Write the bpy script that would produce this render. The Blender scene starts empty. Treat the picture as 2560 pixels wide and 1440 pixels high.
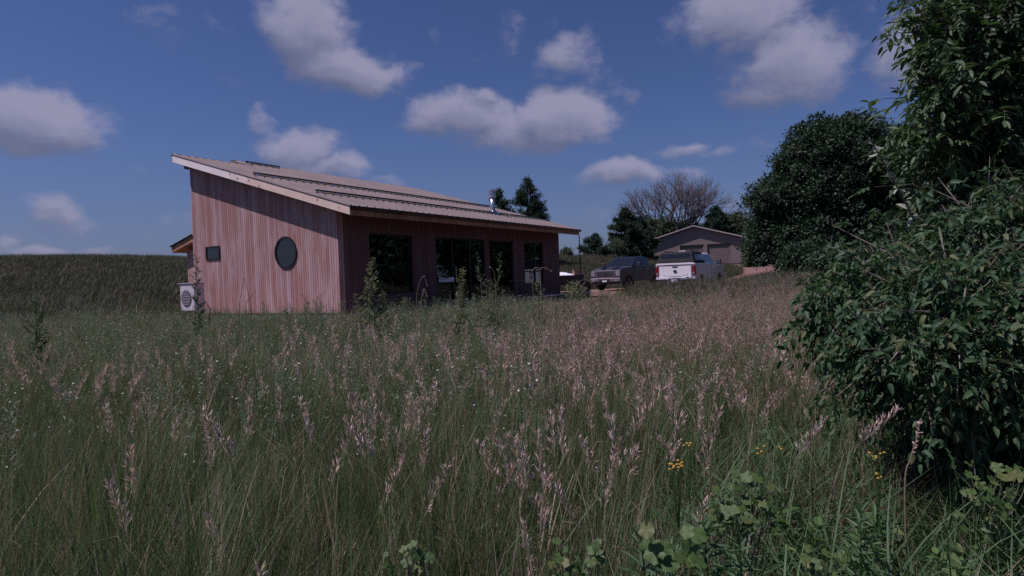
import bpy, bmesh, math, random
import numpy as np
from mathutils import Vector, Matrix, Euler
R = math.radians
SC = bpy.context.scene
COL = SC.collection
rng = np.random.default_rng(7)
random.seed(7)

# ---------------------------------------------------------------- camera
EYE = 1.15
F_PX = 1601.8            # focal length for a 2560 px wide frame
PITCH, ROLL = -0.965, 2.087
cam_d = bpy.data.cameras.new('camera')
cam_d.sensor_width = 36.0
cam_d.lens = 36.0 * F_PX / 2560.0
cam_d.clip_start = 0.05
cam_d.clip_end = 3000
cam = bpy.data.objects.new('camera', cam_d)
COL.objects.link(cam)
cam.location = (0, 0, EYE)
cam.rotation_euler = (Matrix.Rotation(R(90 + PITCH), 3, 'X') @ Matrix.Rotation(R(-ROLL), 3, 'Z')).to_euler()
SC.camera = cam

# ---------------------------------------------------------------- light
SUN_HEAD, SUN_EL = 259.0, 60.0
sv = Vector((math.sin(R(SUN_HEAD)) * math.cos(R(SUN_EL)), math.cos(R(SUN_HEAD)) * math.cos(R(SUN_EL)), math.sin(R(SUN_EL))))
sd = bpy.data.lights.new('sun', 'SUN')
sd.energy = 5.0
sd.angle = R(0.5)
sd.color = (1.0, 0.865, 0.97)
so = bpy.data.objects.new('sun', sd)
so.rotation_euler = sv.to_track_quat('Z', 'Y').to_euler()
so.location = (-20, -5, 40)
COL.objects.link(so)

vs = SC.view_settings
vs.view_transform = 'Standard'
vs.look = 'None'
vs.gamma = 1.0
vs.use_curve_mapping = False
vs.exposure = -0.25
SC.display_settings.display_device = 'sRGB'
cy = SC.cycles
cy.max_bounces = 6
cy.diffuse_bounces = 2
cy.glossy_bounces = 3
cy.transmission_bounces = 4
cy.transparent_max_bounces = 8
cy.use_denoising = False


def ray(px, py):
    """direction of the line of sight through a point of the photograph (used for the clouds)"""
    r, p = R(ROLL), R(PITCH)
    dx, dy = px - 1280, py - 720
    a = dx * math.cos(r) - dy * math.sin(r)
    u = -(dx * math.sin(r) + dy * math.cos(r)) / F_PX
    return Vector((a / F_PX, math.cos(p) - u * math.sin(p), math.sin(p) + u * math.cos(p)))


def at(px, py, d):
    v = ray(px, py)
    v = v * (d / v.y)
    return Vector((v.x, v.y, v.z + EYE))


# ---------------------------------------------------------------- world
W = bpy.data.worlds.new('World')
SC.world = W
W.use_nodes = True
wn, wl = W.node_tree.nodes, W.node_tree.links
wn.clear()


class NT:
    def __init__(s, tree):
        s.n, s.l = tree.nodes, tree.links

    def node(s, t, **k):
        o = s.n.new(t)
        for a, b in k.items():
            setattr(o, a, b)
        return o

    def put(s, sock, v):
        if isinstance(v, bpy.types.NodeSocket):
            s.l.new(v, sock)
        else:
            sock.default_value = v

    def math(s, op, a, b=0.0, c=0.0, clamp=False):
        o = s.node('ShaderNodeMath', operation=op, use_clamp=clamp)
        s.put(o.inputs[0], a); s.put(o.inputs[1], b)
        if op in ('MULTIPLY_ADD', 'SMOOTH_MIN', 'SMOOTH_MAX'):
            s.put(o.inputs[2], c)
        return o.outputs[0]

    def vec(s, op, a, b=(0, 0, 0)):
        o = s.node('ShaderNodeVectorMath', operation=op)
        s.put(o.inputs[0], a)
        if op not in ('LENGTH',):
            s.put(o.inputs[1], b)
        return o.outputs['Value'] if op in ('LENGTH', 'DOT_PRODUCT') else o.outputs[0]

    def mapr(s, v, a, b, c=0.0, d=1.0, kind='SMOOTHSTEP'):
        o = s.node('ShaderNodeMapRange', interpolation_type=kind)
        s.put(o.inputs[0], v); s.put(o.inputs[1], a); s.put(o.inputs[2], b)
        s.put(o.inputs[3], c); s.put(o.inputs[4], d)
        return o.outputs[0]

    def mix(s, f, a, b, blend='MIX'):
        o = s.node('ShaderNodeMix', data_type='RGBA', blend_type=blend)
        s.put(o.inputs[0], f)
        s.put(o.inputs[6], a if isinstance(a, bpy.types.NodeSocket) else (*a[:3], 1))
        s.put(o.inputs[7], b if isinstance(b, bpy.types.NodeSocket) else (*b[:3], 1))
        return o.outputs[2]

    def noise(s, vec, scale, detail=4.0, rough=0.55, dim='3D', dist=0.0):
        o = s.node('ShaderNodeTexNoise', noise_dimensions=dim)
        s.put(o.inputs['Vector'], vec)
        o.inputs['Scale'].default_value = scale
        o.inputs['Detail'].default_value = detail
        o.inputs['Roughness'].default_value = rough
        o.inputs['Distortion'].default_value = dist
        return o.outputs[0]

    def comb(s, x, y, z=0.0):
        o = s.node('ShaderNodeCombineXYZ')
        s.put(o.inputs[0], x); s.put(o.inputs[1], y); s.put(o.inputs[2], z)
        return o.outputs[0]

    def sep(s, v):
        o = s.node('ShaderNodeSeparateXYZ')
        s.put(o.inputs[0], v)
        return o.outputs


def build_world():
    t = NT(W.node_tree)
    sky = t.node('ShaderNodeTexSky', sky_type='NISHITA', sun_disc=False)
    sky.sun_elevation = R(SUN_EL)
    sky.sun_rotation = R(SUN_HEAD)
    sky.altitude = 300
    sky.air_density = 1.0
    sky.dust_density = 0.6
    sky.ozone_density = 1.6
    g = t.node('ShaderNodeTexCoord').outputs['Generated']
    x, y, z = t.sep(g)
    az = t.math('ARCTAN2', x, y)
    el = t.math('ARCSINE', z)
    base = t.comb(az, el)
    # warp the coordinates a little so that the cloud outlines break up
    w1 = t.noise(g, 9.0, 3.0, 0.6)
    w2 = t.noise(t.vec('ADD', g, (7.3, 2.1, 5.5)), 9.0, 3.0, 0.6)
    warp = t.comb(t.math('MULTIPLY', t.math('SUBTRACT', w1, 0.5), 0.09), t.math('MULTIPLY', t.math('SUBTRACT', w2, 0.5), 0.06))
    uv = t.vec('ADD', base, warp)
    #          x     y     rx   ry   strength   (photograph pixels, turned into headings and elevations)
    clouds = [(80, 290, 150, 75, 1.0), (190, 305, 80, 65, .8), (20, 345, 100, 50, .8),
              (760, 60, 120, 110, .85), (850, 170, 150, 60, .9), (800, 130, 90, 90, .7), (660, 10, 90, 60, .35),
              (1160, 290, 170, 70, .85), (1400, 300, 150, 80, .95), (1290, 330, 190, 70, .75), (1210, 250, 60, 35, .8),
              (1270, 70, 60, 110, .40), (1420, 145, 110, 70, .62), (1180, 130, 90, 60, .25), (1500, 190, 80, 50, .3),
              (1850, 50, 180, 90, .85), (1980, 150, 150, 110, .9), (1930, 210, 110, 60, .8), (1830, 190, 80, 90, .35), (2120, 30, 150, 50, .45),
              (2290, 120, 90, 110, .7), (2300, 60, 120, 60, .5),
              (740, 370, 110, 55, .75), (840, 420, 120, 45, .75), (960, 455, 110, 30, .5), (660, 300, 40, 45, .45),
              (1690, 365, 90, 25, .7), (1780, 378, 90, 18, .45), (1570, 430, 110, 38, .8), (1700, 430, 110, 30, .55),
              (130, 530, 70, 50, .65), (190, 560, 60, 30, .55), (345, 432, 26, 22, .38), (110, 625, 60, 22, .6), (15, 610, 50, 30, .5), (460, 560, 60, 40, .35),
              (1480, 530, 90, 50, .35), (1830, 520, 60, 25, .55), (1910, 350, 60, 30, .25), (2060, 240, 90, 40, .3), (2200, 290, 80, 30, .3),
              (450, 60, 240, 50, .25), (560, 220, 120, 50, .2), (1060, 500, 60, 20, .5), (1380, 60, 60, 40, .35), (1100, 90, 60, 40, .3), (1560, 240, 60, 30, .3), (250, 620, 60, 16, .4), (380, 600, 50, 16, .35), (1460, 610, 60, 14, .4)]
    m = ml = None
    for (px, py, rx, ry, s) in clouds:
        s = s if s > .6 else .15 + .75 * s
        v = ray(px, py).normalized()
        a, e = math.atan2(v.x, v.y), math.asin(v.z)
        k = t.vec('MULTIPLY', t.vec('SUBTRACT', uv, (a, e, 0)), (F_PX / rx, F_PX / ry, 0))
        q = t.mapr(t.vec('LENGTH', k), 0.2, 1.6, s, 0.0)
        k2 = t.vec('ADD', k, (0.15, 0.55, 0))
        q2 = t.mapr(t.vec('LENGTH', k2), 0.2, 1.6, s, 0.0)
        m = q if m is None else t.math('SMOOTH_MAX', m, q, 0.12)
        ml = q2 if ml is None else t.math('SMOOTH_MAX', ml, q2, 0.12)
    # some cloud all round the rest of the sky too
    beh = t.mapr(t.noise(g, 2.2, 3.0, 0.5), 0.5, 0.75, 0.0, 0.9)
    side = t.mapr(y, 0.45, 0.15, 0.0, 1.0)
    m = t.math('MAXIMUM', m, t.math('MULTIPLY', beh, side))

    def fbm(off):
        p = t.vec('ADD', t.vec('MULTIPLY', g, (1, 1, 1.6)), off)
        return t.math('ADD', t.math('MULTIPLY', t.noise(p, 6.0, 3.0, 0.5), 0.4), t.math('MULTIPLY', t.noise(p, 19.0, 10.0, 0.66, dist=0.2), 0.6))
    n0 = fbm((0, 0, 0))
    n1 = fbm((-0.008, 0.0, 0.018))      # the same field sampled towards the sun
    dens = t.math('ADD', m, t.math('MULTIPLY', t.math('SUBTRACT', n0, 0.5), 1.5))
    dens1 = t.math('ADD', m, t.math('MULTIPLY', t.math('SUBTRACT', n1, 0.5), 1.5))
    alpha = t.mapr(dens, 0.29, 0.78)
    alpha = t.math('MULTIPLY', alpha, t.mapr(m, 0.0, 0.2))
    lit = t.mapr(t.math('ADD', t.math('MULTIPLY', t.math('SUBTRACT', dens, dens1), 0.45), t.math('SUBTRACT', m, ml)), -0.35, 0.40)
    ccol = t.mix(lit, (2.6, 2.9, 4.8), (6.4, 6.2, 8.8))
    skyc = t.mix(1.0, sky.outputs[0], (0.70, 0.79, 1.24), 'MULTIPLY')
    # thin haze towards the horizon
    hz = t.math('MULTIPLY', t.mapr(el, 0.24, 0.0), 0.5)
    skyc = t.mix(hz, skyc, (2.2, 2.7, 5.0))
    out = t.mix(t.math('MULTIPLY', alpha, 0.86), skyc, ccol)
    bg = t.node('ShaderNodeBackground')
    t.put(bg.inputs[0], out)
    bg.inputs[1].default_value = 0.060
    o = t.node('ShaderNodeOutputWorld')
    t.l.new(bg.outputs[0], o.inputs[0])


build_world()


# ---------------------------------------------------------------- materials
def mat(name, color, rough=0.7, metal=0.0, var=0.0, vscale=5.0, bump=0.0, bscale=30.0, spec=0.5, coat=0.0, dark=None):
    m = bpy.data.materials.new(name)
    m.use_nodes = True
    t = NT(m.node_tree)
    b = m.node_tree.nodes['Principled BSDF']
    b.inputs['Roughness'].default_value = rough
    b.inputs['Metallic'].default_value = metal
    b.inputs['Specular IOR Level'].default_value = spec
    b.inputs['Coat Weight'].default_value = coat
    co = t.node('ShaderNodeTexCoord').outputs['Object']
    n = t.noise(co, vscale, 5.0, 0.6)
    d = dark or tuple(c * (1 - max(var, 0.08)) for c in color)
    li = tuple(min(1, c * (1 + max(var, 0.08))) for c in color)
    t.l.new(t.mix(t.mapr(n, 0.3, 0.7), d, li), b.inputs['Base Color'])
    if bump:
        bp = t.node('ShaderNodeBump')
        bp.inputs['Strength'].default_value = bump
        bp.inputs['Distance'].default_value = 0.02
        t.l.new(t.noise(co, bscale, 4.0, 0.6), bp.inputs['Height'])
        t.l.new(bp.outputs[0], b.inputs['Normal'])
    return m


def siding_mat(name, cols, pitch=0.095, axis='xy', groove=0.10):
    """vertical boards: each board its own tone, long grain, fine dark joints"""
    m = bpy.data.materials.new(name)
    m.use_nodes = True
    t = NT(m.node_tree)
    b = m.node_tree.nodes['Principled BSDF']
    b.inputs['Roughness'].default_value = 0.8
    b.inputs['Specular IOR Level'].default_value = 0.25
    co = t.node('ShaderNodeTexCoord').outputs['Object']
    x, y, z = t.sep(co)
    u = t.math('ADD', x, y) if axis == 'xy' else z
    q = t.math('DIVIDE', u, pitch)
    idx = t.math('FLOOR', q)
    fr = t.math('FRACT', q)
    wn_ = t.node('ShaderNodeTexWhiteNoise', noise_dimensions='1D')
    t.put(wn_.inputs['W'], idx)
    r1 = wn_.outputs['Value']
    wn2 = t.node('ShaderNodeTexWhiteNoise', noise_dimensions='1D')
    t.put(wn2.inputs['W'], t.math('ADD', idx, 57.3))
    r2 = wn2.outputs['Value']
    gv = t.comb(t.math('MULTIPLY', u, 30.0), t.math('MULTIPLY', r1, 40.0), t.math('MULTIPLY', z, 1.1))
    grain = t.noise(gv, 1.0, 5.0, 0.65)
    big = t.noise(t.comb(t.math('MULTIPLY', u, 3.0), 3.0, t.math('MULTIPLY', z, 0.7)), 1.0, 3.0, 0.6)
    c = t.mix(r1, cols[0], cols[1])
    c = t.mix(t.mapr(r2, 0.45, 1.0, 0.0, 0.55), c, cols[2])
    c = t.mix(t.mapr(grain, 0.35, 0.75), t.mix(0.18, c, (0.10, 0.05, 0.05)), c)
    c = t.mix(t.mapr(big, 0.42, 0.70, 0.0, 0.55), c, cols[3])
    gmask = t.math('LESS_THAN', fr, groove)
    c = t.mix(t.math('MULTIPLY', gmask, 0.75), c, (0.035, 0.02, 0.02))
    t.l.new(c, b.inputs['Base Color'])
    bp = t.node('ShaderNodeBump')
    bp.inputs['Strength'].default_value = 0.6
    bp.inputs['Distance'].default_value = 0.012
    t.put(bp.inputs['Height'], t.math('SUBTRACT', t.math('MULTIPLY', grain, 0.3), gmask))
    t.l.new(bp.outputs[0], b.inputs['Normal'])
    return m


def foliage_mat(name, c1, c2, rough=0.55, trans=0.3, spec=0.35, c3=None, per='island'):
    """leaf colour varies from leaf to leaf (and from plant to plant)"""
    m = bpy.data.materials.new(name)
    m.use_nodes = True
    t = NT(m.node_tree)
    b = m.node_tree.nodes['Principled BSDF']
    out = m.node_tree.nodes['Material Output']
    b.inputs['Roughness'].default_value = rough
    b.inputs['Specular IOR Level'].default_value = spec
    isl = t.node('ShaderNodeNewGeometry').outputs['Random Per Island']
    obr = t.node('ShaderNodeObjectInfo').outputs['Random']
    k = t.math('FRACT', t.math('ADD', isl, obr))
    c = t.mix(k, c1, c2)
    if c3 is not None:
        c = t.mix(t.mapr(t.math('FRACT', t.math('MULTIPLY', t.math('ADD', isl, obr), 7.31)), 0.7, 0.95), c, c3)
    t.l.new(c, b.inputs['Base Color'])
    tr = t.node('ShaderNodeBsdfTranslucent')
    t.l.new(t.mix(0.5, c, (c2[0] * 1.3, c2[1] * 1.4, c2[2] * 0.6)), tr.inputs[0])
    mx = t.node('ShaderNodeMixShader')
    mx.inputs[0].default_value = trans
    t.l.new(b.outputs[0], mx.inputs[1]); t.l.new(tr.outputs[0], mx.inputs[2])
    t.l.new(mx.outputs[0], out.inputs[0])
    return m


def glass_mat(name, tint=(0.6, 0.66, 0.66)):
    m = bpy.data.materials.new(name)
    m.use_nodes = True
    t = NT(m.node_tree)
    m.node_tree.nodes.remove(m.node_tree.nodes['Principled BSDF'])
    out = m.node_tree.nodes['Material Output']
    gl = t.node('ShaderNodeBsdfGlossy')
    gl.inputs['Roughness'].default_value = 0.02
    gl.inputs[0].default_value = (0.9, 0.95, 1, 1)
    tr = t.node('ShaderNodeBsdfTransparent')
    tr.inputs[0].default_value = (*tint, 1)
    fr = t.node('ShaderNodeFresnel')
    fr.inputs[0].default_value = 1.5
    mx = t.node('ShaderNodeMixShader')
    t.put(mx.inputs[0], t.math('MULTIPLY', fr.outputs[0], 0.9, clamp=True))
    t.l.new(tr.outputs[0], mx.inputs[1]); t.l.new(gl.outputs[0], mx.inputs[2])
    t.l.new(mx.outputs[0], out.inputs[0])
    return m


M = {}
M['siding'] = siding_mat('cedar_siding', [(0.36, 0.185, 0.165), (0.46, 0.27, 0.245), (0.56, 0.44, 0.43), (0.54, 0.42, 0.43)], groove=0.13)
M['siding_front'] = siding_mat('cedar_siding_front', [(0.135, 0.07, 0.064), (0.185, 0.10, 0.09), (0.21, 0.13, 0.128), (0.16, 0.10, 0.105)])  # same cedar, colour darkened for the shade on the long front
M['pine'] = mat('pine_board', (0.52, 0.40, 0.33), 0.7, var=0.22, vscale=4, bump=0.2)
M['pine_dark'] = mat('stained_board', (0.36, 0.19, 0.10), 0.7, var=0.25, vscale=3, bump=0.2)
M['soffit'] = mat('soffit_board', (0.22, 0.13, 0.09), 0.8, var=0.2, vscale=3)
M['roof'] = mat('tan_roof_metal', (0.34, 0.285, 0.265), 0.5, metal=0.0, var=0.10, vscale=1.2, spec=0.4)
M['trim_dark'] = mat('dark_bronze_metal', (0.03, 0.025, 0.028), 0.45, metal=0.3)
M['steel'] = mat('galvanised_steel', (0.55, 0.56, 0.60), 0.32, metal=0.9, var=0.12, vscale=12)
M['frame'] = mat('black_window_frame', (0.012, 0.012, 0.014), 0.4)
M['glass'] = glass_mat('window_glass')
M['glass_dark'] = mat('dark_glass', (0.012, 0.014, 0.016), 0.05, spec=0.9)
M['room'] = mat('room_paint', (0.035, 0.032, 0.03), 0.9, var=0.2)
M['concrete'] = mat('concrete', (0.17, 0.16, 0.16), 0.9, var=0.2, bump=0.3)
M['deck'] = siding_mat('deck_boards', [(0.13, 0.115, 0.12), (0.17, 0.15, 0.155), (0.2, 0.18, 0.18), (0.12, 0.11, 0.12)], pitch=0.14)
M['white_plastic'] = mat('white_enamel', (0.60, 0.56, 0.58), 0.45, var=0.06)
M['grey_plastic'] = mat('grey_grille', (0.11, 0.10, 0.115), 0.5)
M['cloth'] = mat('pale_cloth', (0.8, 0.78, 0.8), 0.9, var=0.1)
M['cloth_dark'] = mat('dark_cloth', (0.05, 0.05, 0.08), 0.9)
M['white_paint'] = mat('white_car_paint', (0.80, 0.80, 0.83), 0.28, coat=0.6, var=0.03, vscale=1)
M['black_paint'] = mat('black_car_paint', (0.010, 0.012, 0.022), 0.3, coat=0.25, var=0.1, vscale=2)
M['chrome'] = mat('chrome', (0.75, 0.74, 0.76), 0.14, metal=1.0)
M['dusty_chrome'] = mat('dusty_chrome', (0.26, 0.22, 0.24), 0.4, metal=0.6, var=0.25, vscale=8)
M['red_lens'] = mat('red_lens', (0.20, 0.012, 0.018), 0.2, coat=0.5, var=0.2, vscale=10)
M['clear_lens'] = mat('clear_lens', (0.22, 0.21, 0.24), 0.1, spec=0.8, var=0.2, vscale=12)
M['rubber'] = mat('tyre_rubber', (0.016, 0.015, 0.016), 0.85)
M['black_trim'] = mat('black_trim', (0.02, 0.02, 0.022), 0.55)
M['topper'] = mat('topper_shell', (0.016, 0.013, 0.017), 0.6, spec=0.2, var=0.15)
M['plate'] = mat('number_plate', (0.55, 0.60, 0.66), 0.5, var=0.15, vscale=30)
M['garage_wall'] = mat('garage_steel_siding', (0.215, 0.175, 0.165), 0.6, var=0.08, vscale=1.5)
M['garage_door'] = mat('garage_door_panel', (0.155, 0.12, 0.115), 0.6, var=0.10, vscale=2)
M['garage_roof'] = mat('garage_roof_metal', (0.42, 0.36, 0.34), 0.5, var=0.08)
M['tarp'] = mat('white_tarp', (0.78, 0.77, 0.82), 0.6, var=0.08, bump=0.5, bscale=6)
M['box_wood'] = mat('plywood_box', (0.34, 0.23, 0.18), 0.8, var=0.2)
M['bark'] = mat('grey_brown_bark', (0.10, 0.078, 0.066), 0.95, var=0.3, vscale=9, bump=0.8, bscale=25)
M['bark_pale'] = mat('pale_bark', (0.20, 0.17, 0.15), 0.95, var=0.3, vscale=9, bump=0.6, bscale=25)
M['twig'] = mat('bare_twig', (0.105, 0.092, 0.10), 0.95, var=0.3, vscale=3)
M['fol_oak'] = foliage_mat('oak_leaves', (0.024, 0.050, 0.028), (0.044, 0.078, 0.042), trans=0.18, spec=0.3)
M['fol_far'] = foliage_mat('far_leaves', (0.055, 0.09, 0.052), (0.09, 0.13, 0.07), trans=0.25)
M['fol_pine'] = foliage_mat('pine_needles', (0.028, 0.062, 0.040), (0.055, 0.095, 0.055), trans=0.1)
M['fol_ash'] = foliage_mat('ash_leaflets', (0.036, 0.075, 0.032), (0.062, 0.112, 0.045), trans=0.32, c3=(0.12, 0.19, 0.08), spec=0.45)
M['fol_elder'] = foliage_mat('elder_leaves', (0.034, 0.080, 0.036), (0.062, 0.120, 0.052), trans=0.28, c3=(0.12, 0.14, 0.06), spec=0.28, rough=0.55)
M['fol_silver'] = foliage_mat('pale_leaves', (0.30, 0.34, 0.26), (0.42, 0.44, 0.36), trans=0.25)
M['grass_green'] = foliage_mat('grass_blade', (0.050, 0.105, 0.038), (0.120, 0.185, 0.078), trans=0.3, c3=(0.30, 0.24, 0.18))
M['grass_lush'] = foliage_mat('lush_blade', (0.044, 0.098, 0.036), (0.085, 0.155, 0.058), trans=0.3)
M['grass_dry'] = foliage_mat('dry_stem', (0.20, 0.15, 0.105), (0.32, 0.24, 0.18), trans=0.2, c3=(0.12, 0.16, 0.07))
M['seed'] = foliage_mat('seed_head', (0.54, 0.39, 0.36), (0.80, 0.66, 0.62), trans=0.25, c3=(0.46, 0.27, 0.25))
M['seed_fine'] = foliage_mat('fine_seed_head', (0.42, 0.30, 0.265), (0.66, 0.51, 0.46), trans=0.25, c3=(0.30, 0.17, 0.155))
M['thatch'] = foliage_mat('thatch_blade', (0.14, 0.115, 0.095), (0.26, 0.21, 0.18), trans=0.2, c3=(0.10, 0.12, 0.055))
M['bank_leaf'] = foliage_mat('grey_weed_leaf', (0.10, 0.14, 0.085), (0.18, 0.215, 0.14), trans=0.25, c3=(0.20, 0.16, 0.13))
M['cover'] = foliage_mat('cover_leaf', (0.060, 0.125, 0.040), (0.110, 0.185, 0.062), trans=0.3, c3=(0.14, 0.18, 0.055))
M['forb'] = foliage_mat('forb_leaf', (0.080, 0.135, 0.075), (0.150, 0.210, 0.125), trans=0.25, c3=(0.20, 0.23, 0.17))
M['hill'] = foliage_mat('hill_blade', (0.042, 0.056, 0.030), (0.075, 0.082, 0.044), trans=0.2, c3=(0.14, 0.11, 0.075))
M['weed'] = foliage_mat('weed_leaf', (0.14, 0.175, 0.095), (0.24, 0.27, 0.16), trans=0.25)
M['weed_dark'] = foliage_mat('dark_weed_leaf', (0.045, 0.10, 0.045), (0.08, 0.14, 0.06), trans=0.25)
M['vine'] = foliage_mat('vine_leaf', (0.055, 0.110, 0.030), (0.09, 0.15, 0.040), trans=0.3, c3=(0.13, 0.15, 0.05))
M['petal'] = mat('white_petal', (0.42, 0.44, 0.42), 0.7)
M['yellow'] = mat('yellow_petal', (0.34, 0.22, 0.03), 0.7)
M['brown_stem'] = mat('dead_brown_stem', (0.06, 0.035, 0.03), 0.9)


def ground_mat(name, cols, scale=3.0, bump=0.5, fine=60):
    m = bpy.data.materials.new(name)
    m.use_nodes = True
    t = NT(m.node_tree)
    b = m.node_tree.nodes['Principled BSDF']
    b.inputs['Roughness'].default_value = 0.95
    b.inputs['Specular IOR Level'].default_value = 0.1
    co = t.node('ShaderNodeTexCoord').outputs['Object']
    n1 = t.noise(co, scale, 6.0, 0.65)
    n2 = t.noise(co, fine, 3.0, 0.7)
    c = t.mix(t.mapr(n1, 0.3, 0.7), cols[0], cols[1])
    c = t.mix(t.mapr(n2, 0.45, 0.75), c, cols[2])
    t.l.new(c, b.inputs['Base Color'])
    bp = t.node('ShaderNodeBump')
    bp.inputs['Strength'].default_value = bump
    bp.inputs['Distance'].default_value = 0.03
    t.l.new(n2, bp.inputs['Height'])
    t.l.new(bp.outputs[0], b.inputs['Normal'])
    return m


M['soil'] = ground_mat('meadow_soil', [(0.035, 0.045, 0.022), (0.06, 0.065, 0.035), (0.075, 0.065, 0.042)], 1.2)
M['gravel'] = ground_mat('red_gravel', [(0.19, 0.11, 0.095), (0.26, 0.16, 0.14), (0.14, 0.095, 0.08)], 2.0, 0.8, 45)


# ---------------------------------------------------------------- object helpers
def tag(o, label=None, cat=None, group=None, kind=None):
    if label: o['label'] = label
    if cat: o['category'] = cat
    if group: o['group'] = group
    if kind: o['kind'] = kind
    return o


def empty(name, loc=(0, 0, 0), rz=0.0):
    o = bpy.data.objects.new(name, None)
    o.empty_display_size = 0.2
    o.location = loc
    o.rotation_euler = (0, 0, rz)
    COL.objects.link(o)
    return o


class MB:
    """collects shapes; build() links them as one mesh object"""
    def __init__(s):
        s.v, s.f, s.m = [], [], []
        s.pieces = []
        s.cur = 0

    def add(s, vs_, fs_):
        k = len(s.v)
        s.v += [tuple(p) for p in vs_]
        for f in fs_:
            s.f.append(tuple(i + k for i in f)); s.m.append(s.cur)
        s.pieces.append((k, len(s.v), len(s.f) - len(fs_), len(s.f)))
        return s

    def box(s, x0, x1, y0, y1, z0, z1):
        v = [(x, y, z) for x in (x0, x1) for y in (y0, y1) for z in (z0, z1)]
        return s.add(v, [(0, 1, 3, 2), (4, 6, 7, 5), (0, 4, 5, 1), (2, 3, 7, 6), (0, 2, 6, 4), (1, 5, 7, 3)])

    def prism(s, pts, h, axis='z', h0=0.0):
        """extrude the polygon pts (2-D) from h0 to h along an axis; x: pts=(y,z), y: pts=(x,z), z: pts=(x,y)"""
        def P(a, b, c):
            return {'x': (c, a, b), 'y': (a, c, b), 'z': (a, b, c)}[axis]
        n = len(pts)
        v = [P(a, b, h0) for a, b in pts] + [P(a, b, h) for a, b in pts]
        f = [tuple(range(n)), tuple(range(2 * n - 1, n - 1, -1))]
        f += [(i, (i + 1) % n + 0, (i + 1) % n + n, i + n) for i in range(n)]
        return s.add(v, f)

    def tube(s, pts, rad, n=8, caps=True):
        pts = [Vector(p) for p in pts]
        if not hasattr(rad, '__len__'):
            rad = [rad] * len(pts)
        vs_, fs_ = [], []
        for i, p in enumerate(pts):
            d = (pts[min(i + 1, len(pts) - 1)] - pts[max(i - 1, 0)]).normalized()
            a = d.orthogonal().normalized() if i == 0 else (a - d * a.dot(d)).normalized()
            b = d.cross(a)
            for k in range(n):
                t = 2 * math.pi * k / n
                vs_.append(p + (a * math.cos(t) + b * math.sin(t)) * rad[i])
        for i in range(len(pts) - 1):
            for k in range(n):
                fs_.append((i * n + k, i * n + (k + 1) % n, (i + 1) * n + (k + 1) % n, (i + 1) * n + k))
        if caps:
            fs_.append(tuple(range(n - 1, -1, -1)))
            fs_.append(tuple((len(pts) - 1) * n + k for k in range(n)))
        return s.add(vs_, fs_)

    def lathe(s, prof, n=24, axis='z', c=(0, 0, 0)):
        vs_, fs_ = [], []
        for r_, h in prof:
            for k in range(n):
                t = 2 * math.pi * k / n
                p = {'z': (r_ * math.cos(t), r_ * math.sin(t), h), 'x': (h, r_ * math.cos(t), r_ * math.sin(t)), 'y': (r_ * math.cos(t), h, r_ * math.sin(t))}[axis]
                vs_.append((p[0] + c[0], p[1] + c[1], p[2] + c[2]))
        for i in range(len(prof) - 1):
            for k in range(n):
                fs_.append((i * n + k, i * n + (k + 1) % n, (i + 1) * n + (k + 1) % n, (i + 1) * n + k))
        fs_.append(tuple(range(n - 1, -1, -1)))
        fs_.append(tuple((len(prof) - 1) * n + k for k in range(n)))
        return s.add(vs_, fs_)

    def loft(s, sections, closed=True):
        n = len(sections[0])
        vs_ = [p for sec in sections for p in sec]
        fs_ = []
        for i in range(len(sections) - 1):
            for k in range(n if closed else n - 1):
                fs_.append((i * n + k, i * n + (k + 1) % n, (i + 1) * n + (k + 1) % n, (i + 1) * n + k))
        if closed:
            fs_.append(tuple(range(n - 1, -1, -1)))
            fs_.append(tuple((len(sections) - 1) * n + k for k in range(n)))
        return s.add(vs_, fs_)

    def build_each(s, name, mats, parent=None, **k):
        out = []
        for (v0, v1, f0, f1) in s.pieces:
            m = MB(); m.v = s.v[v0:v1]; m.f = [tuple(i - v0 for i in f) for f in s.f[f0:f1]]; m.m = s.m[f0:f1]
            out.append(m.build(name, mats, parent, **k))
        return out

    def build(s, name, mats, parent=None, smooth=False, bevel=0.0, fix=True):
        me = bpy.data.meshes.new(name)
        me.from_pydata(s.v, [], s.f)
        if not isinstance(mats, (list, tuple)):
            mats = [mats]
        for m in mats:
            me.materials.append(m)
        if len(mats) > 1:
            me.polygons.foreach_set('material_index', s.m)
        if fix:
            bm = bmesh.new(); bm.from_mesh(me)
            bmesh.ops.recalc_face_normals(bm, faces=bm.faces)
            bm.to_mesh(me); bm.free()
        if smooth:
            me.polygons.foreach_set('use_smooth', [True] * len(me.polygons))
        me.update()
        o = bpy.data.objects.new(name, me)
        COL.objects.link(o)
        if parent: o.parent = parent
        if bevel:
            b = o.modifiers.new('bevel', 'BEVEL')
            b.width = bevel; b.segments = 2; b.limit_method = 'ANGLE'; b.angle_limit = R(35)
        return o


# ---------------------------------------------------------------- house frame
TH = R(31)
HA = np.array([math.sin(TH), math.cos(TH)])      # along the long front
HB = np.array([-math.cos(TH), math.sin(TH)])     # along the end wall, away to the left
HC = np.array([-4.78, 17.83])


def to_house(x, y):
    dx, dy = x - HC[0], y - HC[1]
    return dx * HA[0] + dy * HA[1], dx * HB[0] + dy * HB[1]


def ss(v, a, b):
    t = np.clip((v - a) / (b - a), 0, 1)
    return t * t * (3 - 2 * t)


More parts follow.
